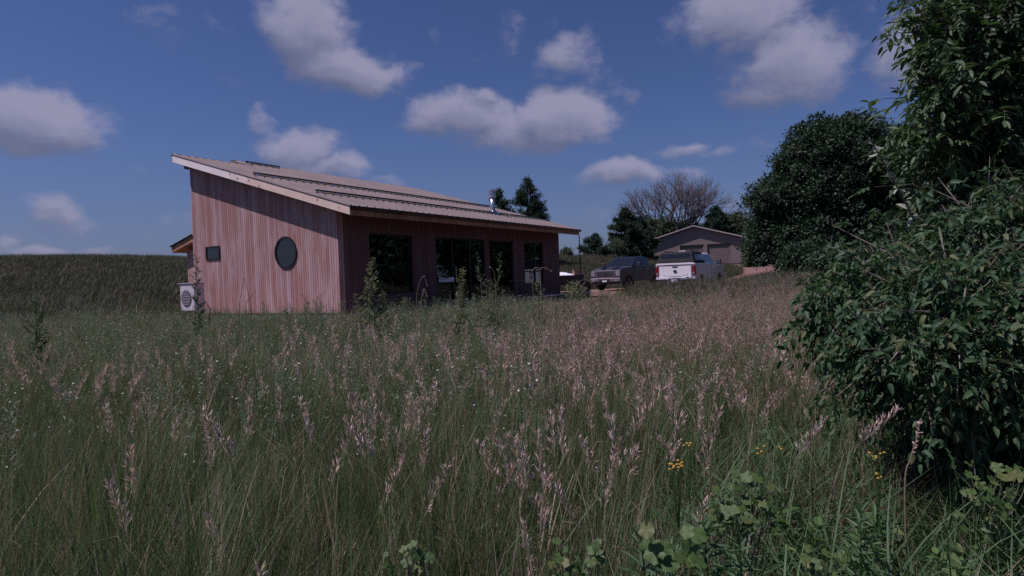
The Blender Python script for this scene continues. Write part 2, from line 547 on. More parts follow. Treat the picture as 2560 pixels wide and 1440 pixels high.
# ---------------------------------------------------------------- terrain
def height(x, y):
    x = np.asarray(x, float); y = np.asarray(y, float)
    near = np.interp(y, [-60, 0, 6, 12, 16, 22], [-0.65, -0.55, -0.38, -0.12, 0.03, 0.1])
    xn = x / np.maximum(y, 10)
    rr = np.interp(xn, [-1.0, -0.8, -0.52, 0.0, 0.155, 0.25, 0.36, 0.6, 1.2], [0.068, 0.0625, 0.052, 0.034, 0.029, 0.016, 0.010, 0.012, 0.02])
    yc = np.interp(xn, [0.1, 0.25], [60, 81])
    ys = np.interp(xn, [-0.5, 0.0, 0.2, 0.3, 0.38, 0.45], [17, 36, 42, 40, 32, 26])
    top = 1.15 + yc * rr - 0.3 + 0.12 * np.sin(x * .21) * np.sin(x * .083 + 1) - 0.25 * (1 - ss(xn, .1, .25))
    t = np.clip((y - ys) / (yc - ys), 0, 1)
    h = near + (top - near) * (0.35 * t + 0.65 * t * t * (3 - 2 * t))
    h = h - 0.035 * np.maximum(y - yc - 12, 0) * (1 - ss(xn, 0.15, 0.25)) * np.where(y < 140, 1, 0) - 0.035 * 68 * np.where(y >= 140, 1, 0) * (1 - ss(xn, 0.15, 0.25))
    bank = 0.22 * ss(xn, 0.15, 0.26) * ss(y, 15, 22) * (1 - ss(y, 25, 29.5))
    bank = bank + 0.16 * ss(xn, 0.35, 0.44) * ss(y, 13, 24) * (1 - ss(y, 36, 60))
    h = h + bank
    # level ground round the house and where the trucks stand
    a, b = to_house(x, y)
    dx = np.maximum(np.maximum(-2.2 - a, a - 15.5), 0); dy = np.maximum(np.maximum(-3.2 - b, b - 9.0), 0)
    w = 1 - ss(np.hypot(dx, dy), 0, 5)
    h = h * (1 - w) + 0.10 * w
    w = (1 - ss(np.hypot(np.maximum(np.abs(x - 7.2) - 4.8, 0), np.maximum(np.abs(y - 35.5) - 5.8, 0)), 0, 3))
    h = h * (1 - w) + (0.08 + 0.10 * ss(x, 4, 9)) * w
    h = h + 0.03 * np.sin(x * 1.3 + 0.7 * y) * np.cos(y * 0.9 - 0.4 * x) * (1 - w)
    return h


def axis_steps(lo, hi, dlo, dhi, fine, coarse_n):
    mid = np.arange(dlo, dhi + fine * .5, fine)
    a = dlo - np.geomspace(fine, dlo - lo, coarse_n)[::-1]
    b = dhi + np.geomspace(fine, hi - dhi, coarse_n)
    return np.concatenate([a, mid, b])


gx = axis_steps(-900, 900, -45, 45, 0.6, 16)
gy = axis_steps(-300, 1500, -4, 90, 0.6, 16)
GX, GY = np.meshgrid(gx, gy)
GZ = height(GX, GY)
nx, ny = len(gx), len(gy)
ii = np.arange((nx - 1) * (ny - 1)); r_, c_ = ii // (nx - 1), ii % (nx - 1)
quads = np.stack([r_ * nx + c_, r_ * nx + c_ + 1, (r_ + 1) * nx + c_ + 1, (r_ + 1) * nx + c_], 1)


def np_mesh(name, V, Q, mats, parent=None, midx=None, link=True, smooth=False):
    me = bpy.data.meshes.new(name)
    V = np.asarray(V, np.float32); Q = np.asarray(Q, np.int32)
    me.vertices.add(len(V)); me.vertices.foreach_set('co', V.ravel())
    me.loops.add(Q.size); me.loops.foreach_set('vertex_index', Q.ravel())
    me.polygons.add(len(Q)); me.polygons.foreach_set('loop_start', np.arange(len(Q), dtype=np.int32) * 4)
    if not isinstance(mats, (list, tuple)): mats = [mats]
    for m in mats: me.materials.append(m)
    if midx is not None: me.polygons.foreach_set('material_index', np.asarray(midx, np.int32))
    if smooth: me.polygons.foreach_set('use_smooth', np.ones(len(Q), bool))
    me.update(calc_edges=True)
    me.validate()
    o = bpy.data.objects.new(name, me)
    if link: COL.objects.link(o)
    if parent: o.parent = parent
    return o


g = np_mesh('ground', np.stack([GX.ravel(), GY.ravel(), GZ.ravel()], 1), quads, M['soil'], smooth=True)
tag(g, kind='structure')


# gravel areas, as signed masks (positive inside)
def noise2(x, y, s=1.0):
    return (np.sin(x * 1.7 * s + 1.3) * np.cos(y * 1.3 * s + 0.4) + np.sin(x * 0.6 * s - y * 0.9 * s) + 0.6 * np.sin(3.1 * s * x + 2.3 * s * y)) / 2.6


def pad_in(x, y):
    a, b = to_house(x, y)
    d = np.maximum(np.maximum(-1.9 - a, a - 15.0), np.maximum(-3.2 - b, b - 9.0))
    d2 = np.maximum(np.abs(x - 6.6) - 5.6, np.abs(y - 36.0) - 6.2)
    d3 = np.maximum(np.abs(x - 2.5) - 2.3 - .12 * np.maximum(y - 24, 0), np.abs(y - 24.4) - 6.0)
    return -np.minimum(np.minimum(d, d2), d3) + 0.45 * noise2(x, y, 1.1)


DRV = np.array([(9, 33), (11.5, 38), (15.5, 43), (21.0, 52), (25.5, 66), (25.5, 79.5)], float)


def drive_in(x, y):
    best = np.full(np.shape(x), 1e9)
    for i in range(len(DRV) - 1):
        p, q = DRV[i], DRV[i + 1]
        d = q - p
        t = np.clip(((x - p[0]) * d[0] + (y - p[1]) * d[1]) / (d @ d), 0, 1)
        best = np.minimum(best, np.hypot(x - p[0] - t * d[0], y - p[1] - t * d[1]))
    return 2.3 - best + 0.3 * noise2(x, y, 0.8)


def sheet(name, fn, x0, x1, y0, y1, step, mt, dz):
    xs = np.arange(x0, x1, step); ys = np.arange(y0, y1, step)
    X, Y = np.meshgrid(xs, ys)
    inside = fn(X, Y) > 0
    cell = inside[:-1, :-1] & inside[1:, :-1] & inside[:-1, 1:] & inside[1:, 1:]
    idx = -np.ones(X.size, int)
    rr_, cc_ = np.nonzero(cell)
    n_ = len(xs)
    q = np.stack([rr_ * n_ + cc_, rr_ * n_ + cc_ + 1, (rr_ + 1) * n_ + cc_ + 1, (rr_ + 1) * n_ + cc_], 1)
    used = np.unique(q)
    idx[used] = np.arange(len(used))
    Z = height(X, Y) + dz
    V = np.stack([X.ravel(), Y.ravel(), Z.ravel()], 1)[used]
    o = np_mesh(name, V, idx[q], mt, smooth=True)
    return tag(o, kind='structure')


sheet('gravel_yard', pad_in, -14, 16, 12, 46, 0.2, M['gravel'], 0.035)
sheet('driveway', lambda x, y: np.minimum(drive_in(x, y), -pad_in(x, y) - 0.1), 4, 36, 28, 82, 0.3, M['gravel'], 0.05)

# ---------------------------------------------------------------- cedar house
LA, LB, LB2, STEP_A = 13.6, 6.7, 8.0, 2.8
HN, SL, Z0 = 3.224, 0.30, 0.33
RK, EV = 0.38, 0.863
FH = 0.242
zf = lambda b: HN + SL * b
house = empty('house', (HC[0], HC[1], 0), math.atan2(HA[1], HA[0]))
tag(house, 'cedar-clad house with a single-pitch tan metal roof and a round window in its end wall', 'house')

# end wall (facing the camera) and the other walls
w = MB().prism([(0, Z0), (LB, Z0), (LB, zf(LB)), (0, zf(0))], 0.2, 'x', 0.0)
w.build('wall', M['siding'], house)
openings = [(1.22, 3.19, 0.78, 2.60), (4.40, 7.42, 0.43, 2.60), (7.72, 9.51, 0.43, 2.60), (10.39, 12.02, 0.80, 2.60)]
w = MB()
x = 0.2
for (a0, a1, z0, z1) in openings:
    w.box(x, a0, 0, 0.2, Z0, HN)
    w.box(a0, a1, 0, 0.2, z1, HN)
    if z0 > Z0 + .01: w.box(a0, a1, 0, 0.2, Z0, z0)
    x = a1
w.box(x, LA, 0, 0.2, Z0, HN)
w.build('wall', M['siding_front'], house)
w = MB()
w.prism([(0.2, Z0), (LB2, Z0), (LB2, zf(LB2)), (0.2, zf(0.2))], LA, 'x', LA - 0.2)
w.box(0.2, STEP_A, LB - 0.2, LB, Z0, zf(LB - 0.2))
w.box(STEP_A, STEP_A + 0.2, LB, LB2, Z0, zf(LB) - 0.02)
w.box(STEP_A + 0.2, LA - 0.2, LB2 - 0.2, LB2, Z0, zf(LB2 - 0.2))
w.build('wall', M['siding'], house)
MB().box(0.03, LA - 0.03, 0.03, LB - 0.03, -0.2, Z0 - 0.002).box(STEP_A, LA - 0.03, LB - 0.03, LB2 - 0.03, -0.2, Z0 - 0.002).build('foundation', M['concrete'], house)
# room seen through the glass
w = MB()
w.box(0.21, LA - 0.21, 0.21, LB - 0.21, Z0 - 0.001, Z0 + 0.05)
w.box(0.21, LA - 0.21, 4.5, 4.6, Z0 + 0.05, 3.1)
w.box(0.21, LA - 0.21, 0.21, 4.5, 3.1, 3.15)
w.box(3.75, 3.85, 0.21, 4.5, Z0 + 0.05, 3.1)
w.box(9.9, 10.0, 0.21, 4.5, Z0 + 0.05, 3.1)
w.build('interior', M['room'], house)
# windows of the long front
for k, (a0, a1, z0, z1) in enumerate(openings):
    fr = MB()
    t_ = 0.06
    y0, y1 = 0.06, 0.14
    fr.box(a0 + .003, a1 - .003, y0, y1, z0 + .003, z0 + t_); fr.box(a0 + .003, a1 - .003, y0, y1, z1 - t_, z1 - .003)
    fr.box(a0 + .003, a0 + t_, y0, y1, z0 + t_, z1 - t_); fr.box(a1 - t_, a1 - .003, y0, y1, z0 + t_, z1 - t_)
    if k == 1:
        for m_ in (a0 + 0.98, a0 + 2.05):
            fr.box(m_, m_ + 0.07, y0, y1, z0 + t_, z1 - t_)
    if k == 3:
        fr.box(a0 + 0.98, a0 + 1.03, y0, y1, z0 + t_, z1 - t_)
    f = fr.build('patio_door' if k in (1,) else 'window', M['frame'], house)
    MB().box(a0 + t_, a1 - t_, 0.095, 0.105, z0 + t_, z1 - t_).build('pane', M['glass'], f)
    if k == 1:
        MB().tube([(a0 + 1.15, 0.03, 1.25), (a0 + 1.15, 0.03, 1.6)], 0.012).build('handle', M['steel'], f)
# round window
rw = MB()
cb, cz, rr0 = 2.16, 2.12, 0.478
n = 48
sec = []
for k in range(n):
    t = 2 * math.pi * k / n
    sec.append([(-0.03 if q in (1, 2) else 0.01, cb + rd * math.cos(t), cz + rd * math.sin(t)) for q, rd in enumerate((rr0, rr0, rr0 - .055, rr0 - .055))])
vs_ = [p for s_ in sec for p in s_]
fs_ = []
for k in range(n):
    for q in range(4):
        a_, b_ = k * 4 + q, k * 4 + (q + 1) % 4
        c2, d2 = ((k + 1) % n) * 4 + (q + 1) % 4, ((k + 1) % n) * 4 + q
        fs_.append((a_, b_, c2, d2))
rw.add(vs_, fs_)
rwo = rw.build('round_window', M['frame'], house)
MB().add([(-0.006, cb + (rr0 - .05) * math.cos(2 * math.pi * k / n), cz + (rr0 - .05) * math.sin(2 * math.pi * k / n)) for k in range(n)], [tuple(range(n))]).build('pane', M['glass_dark'], rwo)
# small square window
b0, b1, z0, z1 = 5.28, 6.0, 2.06, 2.50
sw = MB()
for (p0, p1, q0, q1) in ((b0, b1, z0, z0 + .05), (b0, b1, z1 - .05, z1), (b0, b0 + .05, z0 + .05, z1 - .05), (b1 - .05, b1, z0 + .05, z1 - .05)):
    sw.box(-0.03, 0.01, p0, p1, q0, q1)
swo = sw.build('window', M['frame'], house)
MB().box(-0.008, -0.004, b0 + .05, b1 - .05, z0 + .05, z1 - .05).build('pane', M['glass_dark'], swo)

# roof: frame, boards, metal
BH1, BH2 = 7.02, 8.35
ra0, ra1 = -RK, LA + RK + 0.02


def sheet_l(zoff0, zoff1, inset=0.0, mt=None, name='roof', part=None):
    m = MB()
    for (a0, a1, bh) in ((ra0 + inset, STEP_A - 0.0, BH1 - inset), (STEP_A, ra1 - inset, BH2 - inset)):
        e0 = -EV + inset
        v = []
        for (a, b) in ((a0, e0), (a1, e0), (a1, bh), (a0, bh)):
            v.append((a, b, zf(b) + zoff0)); v.append((a, b, zf(b) + zoff1))
        m.add(v, [(0, 2, 4, 6), (1, 7, 5, 3), (0, 1, 3, 2), (2, 3, 5, 4), (4, 5, 7, 6), (6, 7, 1, 0)])
    return m


rf = sheet_l(0.10, 0.215, 0.045).build('roof_deck', M['soffit'], house)
metal = sheet_l(FH + 0.004, FH + 0.022, -0.02)
k = ra0 + 0.05
while k < ra1:
    bh = BH1 if k < STEP_A - 0.02 else BH2
    e0 = -EV - 0.02
    v = []
    for (a, b) in ((k - .016, e0), (k + .016, e0), (k + .016, bh + .02), (k - .016, bh + .02)):
        v.append((a, b, zf(b) + FH + 0.0225)); v.append((a, b, zf(b) + FH + 0.055))
    metal.add(v, [(0, 2, 4, 6), (1, 7, 5, 3), (0, 1, 3, 2), (2, 3, 5, 4), (4, 5, 7, 6), (6, 7, 1, 0)])
    k += 0.305
roofo = metal.build('roof', M['roof'], house)


def board(p0, p1, thick, hgt, ztop, along, name, mt):
    m = MB()
    if along == 'b':   # runs up the slope, between b = p0 and p1, at a = thick[0..1]
        v = []
        for (a, b) in ((thick[0], p0), (thick[1], p0), (thick[1], p1), (thick[0], p1)):
            v.append((a, b, zf(b) + ztop - hgt)); v.append((a, b, zf(b) + ztop))
        m.add(v, [(0, 2, 4, 6), (1, 7, 5, 3), (0, 1, 3, 2), (2, 3, 5, 4), (4, 5, 7, 6), (6, 7, 1, 0)])
    return m.build(name, mt, house, bevel=0.004)


def fascia_mat():
    m = mat('new_pine_board', (0.80, 0.68, 0.62), 0.75, var=0.10, vscale=2.0, bump=0.15)
    t = NT(m.node_tree)
    b = m.node_tree.nodes['Principled BSDF']
    src = b.inputs['Base Color'].links[0].from_socket
    co = t.node('ShaderNodeTexCoord').outputs['Object']
    vo = t.node('ShaderNodeTexVoronoi')
    t.put(vo.inputs['Vector'], t.vec('MULTIPLY', co, (6.0, 4.4, 4.4)))
    vo.inputs['Scale'].default_value = 1.0
    kn = t.mapr(vo.outputs['Distance'], 0.13, 0.26, 1.0, 0.0)
    yb = t.sep(co)[1]
    c = t.mix(t.mapr(yb, 4.1, 4.12), src, t.mix(0.5, src, (0.90, 0.86, 0.86)))
    c = t.mix(t.math('MULTIPLY', t.mapr(yb, 3.3, 3.32, 0.5, 0.0), 1.0), c, (0.70, 0.48, 0.34))
    c = t.mix(t.math('MULTIPLY', kn, 0.65), c, (0.17, 0.09, 0.06))
    t.l.new(c, b.inputs['Base Color'])
    return m


M['fascia'] = fascia_mat()
board(-EV, BH1, (ra0, ra0 + 0.04), FH, FH, 'b', 'rake_board', M['fascia'])
board(-EV, BH2, (ra1 - 0.04, ra1), FH, FH, 'b', 'rake_board', M['fascia'])
MB().box(ra0 + 0.043, ra1 - 0.043, -EV, -EV + 0.04, zf(-EV) - 0.0, zf(-EV) + FH).build('eave_board', M['pine_dark'], house)
MB().box(STEP_A, ra1 - .043, BH2 - 0.04, BH2, zf(BH2), zf(BH2) + FH - .02).box(ra0 + .043, STEP_A, BH1 - 0.04, BH1, zf(BH1), zf(BH1) + FH - .02).build('ridge_board', M['pine'], house)
for (q0, q1, qb) in ((ra0, STEP_A - .03, BH1), (STEP_A, ra1, BH2)):
    MB().box(q0, q1, qb + .022, qb + .05, zf(qb) + FH - .03, zf(qb) + FH + .05).build('ridge_flashing', M['trim_dark'], house)
# dark drip edge along the rake and the gutter along the eave
board(-EV - .02, BH1 + .02, (ra0 - 0.015, ra0 - 0.002), 0.035, FH + 0.024, 'b', 'drip_edge', M['trim_dark'])
zt_ = zf(-EV) + FH
gut = MB()
pr = [(-EV - 0.002, zt_), (-EV - 0.002, zt_ - 0.095), (-EV - 0.07, zt_ - 0.095), (-EV - 0.105, zt_ - 0.02), (-EV - 0.105, zt_), (-EV - 0.095, zt_), (-EV - 0.095, zt_ - 0.02), (-EV - 0.065, zt_ - 0.085), (-EV - 0.012, zt_ - 0.085), (-EV - 0.012, zt_)]
gut.prism(pr, ra1 + 0.05, 'x', ra0 + 0.02)
gut.build('gutter', M['trim_dark'], house)
# rafter tail under the high eave
MB().box(ra0 + 0.35, ra0 + .5, LB + .002, BH1 - 0.05, zf(LB) - 0.09, zf(LB) + 0.08).build('beam_end', M['soffit'], house)


def snow_rail(b, a0, a1):
    s = MB(); zz = zf(b) + FH + 0.055
    s.box(a0, a1, b - 0.012, b + 0.012, zz + 0.045, zz + 0.095)
    s.box(a0, a1, b - 0.012, b + 0.012, zz + 0.004, zz + 0.03)
    o = s.build('snow_rail', M['trim_dark'], house)
    c = MB(); k = a0 + .1
    while k < a1:
        c.box(k - .04, k + .04, b - 0.13, b - 0.014, zz - 0.02, zz + 0.035)
        k += 0.61
    c.build_each('clamp', M['steel'], o)


snow_rail(3.35, -0.1, 13.3)
snow_rail(0.75, -0.05, 13.2)
snow_rail(7.5, 2.75, 4.3)
# flue
ch = MB()
fa, fb = 9.6, 0.98
zb = zf(fb) + FH + .02
ch.lathe([(0.10, zb - .1), (0.10, zb + 0.70)], c=(fa, fb, 0))
ch.build('flue_pipe', M['steel'], house, smooth=True)
c2 = MB().lathe([(0.30, zb - 0.02), (0.28, zb + 0.03), (0.15, zb + 0.14), (0.12, zb + 0.17)], c=(fa, fb, 0)); c2.build('flashing', M['chrome'], house)
c3 = MB().lathe([(0.135, zb + 0.70), (0.145, zb + 0.72), (0.145, zb + 0.78), (0.10, zb + 0.80)], c=(fa, fb, 0))
for k in range(10):
    t = 2 * math.pi * k / 10
    c3.box(fa + .13 * math.cos(t) - .018, fa + .13 * math.cos(t) + .018, fb + .13 * math.sin(t) - .018, fb + .13 * math.sin(t) + .018, zb + .78, zb + .97)
c3.lathe([(0.15, zb + 0.97), (0.15, zb + 1.01), (0.05, zb + 1.05)], c=(fa, fb, 0))
c3.build('flue_cap', M['steel'], house)
# low lean-to at the back
lt = MB()
lt.box(0.25, 2.6, LB + 0.003, LB + 0.75, 0.1, 2.42)
lt.build('rear_porch_wall', M['siding'], house)
lr = MB()
q = [(LB + 0.003, 2.93), (LB + 0.003, 2.72), (LB + 1.22, 2.40), (LB + 1.22, 2.60)]
lr.prism(q, 2.75, 'x', 0.0)
lr.build('porch_roof', M['pine_dark'], house)
MB().prism([(LB + 0.003, 2.96), (LB + 0.003, 2.933), (LB + 1.26, 2.603), (LB + 1.26, 2.63)], 2.8, 'x', -0.05).build('porch_roof_metal', M['trim_dark'], house)

# rain chain
rc = MB()
pc = at(1441, 590, 29.6); pe = at(1447, 700, 29.6)
nk = 26
for k in range(nk):
    t = k / nk
    z = 2.93 - t * 2.45
    rc.lathe([(0.012, z), (0.035, z - 0.03), (0.038, z - 0.06), (0.012, z - 0.075), (0.008, z - 0.095)], n=8)
o = rc.build('rain_chain', M['trim_dark'])
gp = HC + HA * (ra1 - 0.12) + HB * (-EV - 0.05)
o.location = (gp[0], gp[1], 0)
tag(o, 'dark rain chain hanging from the far corner of the house gutter', 'rain chain')

# deck
deck = empty('deck', (HC[0], HC[1], 0), math.atan2(HA[1], HA[0]))
tag(deck, 'low grey wooden deck along the shaded front of the cedar house', 'deck')
d = MB()
k = 2.2
while k < 13.4:
    d.box(k, k + 0.134, -1.55, -0.004, 0.355, 0.385); k += 0.14
d.build('deck_boards', M['deck'], deck)
MB().box(2.22, 13.45, -1.53, -1.49, 0.12, 0.352).box(2.22, 2.26, -1.49, -0.01, 0.12, 0.352).box(13.41, 13.45, -1.49, -0.01, 0.12, 0.352).build('rim_joist', M['deck'], deck)
MB().box(4.0, 6.2, -1.95, -1.6, 0.08, 0.22).build('step', M['deck'], deck)
MB().box(8.0, 13.5, -1.60, -1.56, 0.36, 0.392).build('edge_trim', M['cloth'], deck)

# strip set outside the door glass, its stripes painted as a reflection
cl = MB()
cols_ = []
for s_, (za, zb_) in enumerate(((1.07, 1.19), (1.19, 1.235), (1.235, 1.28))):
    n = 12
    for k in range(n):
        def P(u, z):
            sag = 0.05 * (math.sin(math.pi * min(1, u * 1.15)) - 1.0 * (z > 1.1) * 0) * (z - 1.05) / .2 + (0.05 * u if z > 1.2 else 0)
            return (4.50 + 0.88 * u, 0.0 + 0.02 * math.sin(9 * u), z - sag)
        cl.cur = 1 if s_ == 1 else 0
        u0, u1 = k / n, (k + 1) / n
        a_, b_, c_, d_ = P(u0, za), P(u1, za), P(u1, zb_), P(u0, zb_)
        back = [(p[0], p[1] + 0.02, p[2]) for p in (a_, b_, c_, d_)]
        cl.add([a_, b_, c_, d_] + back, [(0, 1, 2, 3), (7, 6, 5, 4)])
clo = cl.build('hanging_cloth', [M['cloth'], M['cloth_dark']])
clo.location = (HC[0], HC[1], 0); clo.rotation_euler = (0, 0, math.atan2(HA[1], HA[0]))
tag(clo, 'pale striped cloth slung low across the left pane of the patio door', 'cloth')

# heat pump
hp = empty('heat_pump', (HC[0], HC[1], 0), math.atan2(HA[1], HA[0]))
tag(hp, 'white outdoor heat pump with a fan grille at the left end of the house', 'heat pump')
MB().box(-0.9, -0.55, 5.35, 6.08, 0.46, 1.32).build('casing', M['white_plastic'], hp, bevel=0.015)
gr = MB()
gr.lathe([(0.26, -0.915), (0.26, -0.902)], 24, 'x', (0, 5.76, 0.86))
gro = gr.build('fan_grille', M['grey_plastic'], hp)
g2 = MB()
for k in range(9):
    zz_ = 0.66 + k * .05; hw_ = math.sqrt(max(.004, .245 ** 2 - (zz_ - .86) ** 2)); g2.box(-0.925, -0.917, 5.76 - hw_, 5.76 + hw_, zz_, zz_ + .01)
g2.build_each('grille_slat', M['white_plastic'], gro)
MB().box(-0.93, -0.52, 5.3, 6.12, 1.322, 1.34).build('lid', M['white_plastic'], hp)
MB().box(-0.88, -0.8, 5.4, 5.45, 0.1, 0.459).box(-0.88, -0.8, 5.98, 6.03, 0.1, 0.459).box(-0.64, -0.56, 5.4, 5.45, 0.1, 0.459).box(-0.64, -0.56, 5.98, 6.03, 0.1, 0.459).build_each('stand_leg', M['trim_dark'], hp)

# patio table on the deck
pt = empty('patio_table', (*(HC + HA * 8.3 - HB * 0.0 + HB * -0.8), 0.387), 0.3)
tag(pt, 'small grey patio table on the deck in front of the patio doors', 'table')
MB().lathe([(0.33, 0.60), (0.35, 0.61), (0.35, 0.635), (0.33, 0.64)], n=20).build('tabletop', M['concrete'], pt)
for k in range(4):
    t = math.pi / 4 + k * math.pi / 2
    MB().tube([(0.24 * math.cos(t), 0.24 * math.sin(t), 0.60), (0.3 * math.cos(t), 0.3 * math.sin(t), 0.0)], 0.015, 6).build('leg', M['trim_dark'], pt)

# ---------------------------------------------------------------- garage
ga = empty('garage', (23.1, 81.0, 1.86), R(-20))
tag(ga, 'brown two-door garage with a low gable roof at the end of the red drive', 'garage')
gw = MB()
GX0, GX1, GH = -6.5, 6.5, 2.95
gd = [(-1.55, 1.15), (1.75, 4.4)]
DZ = 2.42
gw.prism([(GX0, 0), (gd[0][0], 0), (gd[0][0], DZ), (gd[0][1], DZ), (gd[0][1], 0), (gd[1][0], 0), (gd[1][0], DZ), (gd[1][1], DZ), (gd[1][1], 0), (GX1, 0), (GX1, GH), (0.05, GH + 6.45 * .29), (GX0, GH)], 0.15, 'y', 0.0)
gw.box(GX0, GX0 + .15, 0.152, 9, 0, GH).box(GX1 - .15, GX1, 0.152, 9, 0, GH).box(GX0, GX1, 9, 9.15, 0, GH)
gw.build('wall', M['garage_wall'], ga)
for (a0, a1) in gd:
    dd = MB()
    dd.box(a0 + .02, a1 - .02, 0.08, 0.12, 0.01, 2.40)
    do = dd.build('garage_door', M['garage_door'], ga)
    wq = MB()
    for k in range(3):
        u = a0 + .2 + k * (a1 - a0 - .4) / 3
        wq.box(u + .03, u + (a1 - a0 - .4) / 3 - .05, 0.068, 0.078, 2.0, 2.24)
    wq.build_each('door_window', M['glass_dark'], do)
    MB().box(a0 - .1, a1 + .1, -0.03, -0.002, DZ + .002, DZ + .12).box(a0 - .1, a0 - .002, -0.03, -0.002, 0, DZ).build_each('door_trim', M['trim_dark'], ga)
gr_ = MB()
cx_ = 0.05
for s_ in (-1, 1):
    e = 8.1
    zr, ze = GH + 6.45 * .29 + .12, GH + 6.45 * .29 + .12 - e * .287
    gr_.prism([(cx_, zr), (cx_, zr + .04), (cx_ + s_ * e, ze + .04), (cx_ + s_ * e, ze)], 9.6, 'y', -0.42)
gr_.build('roof', M['garage_roof'], ga)
gf = MB()
for s_ in (-1, 1):
    gf.prism([(cx_ + s_ * .004, zr - .10), (cx_ + s_ * .004, zr + .055), (cx_ + s_ * (e + .02), ze + .055), (cx_ + s_ * (e + .02), ze - .10)], -0.424, 'y', -0.46)
gf.build('rake_board', M['garage_roof'], ga)
gs = MB()
for s_ in (-1, 1):
    gs.prism([(cx_ + s_ * .004, zr - .10), (cx_ + s_ * .004, zr - .012), (cx_ + s_ * e, ze - .012), (cx_ + s_ * e, ze - .10)], -0.005, 'y', -0.415)
gs.build('soffit', M['trim_dark'], ga)


# ---------------------------------------------------------------- pickups
def arch(yc, r_, zb_, n=8):
    return [(yc - r_ * math.cos(math.pi * k / n), max(zb_, .36 + r_ * math.sin(math.pi * k / n))) for k in range(n + 1)]


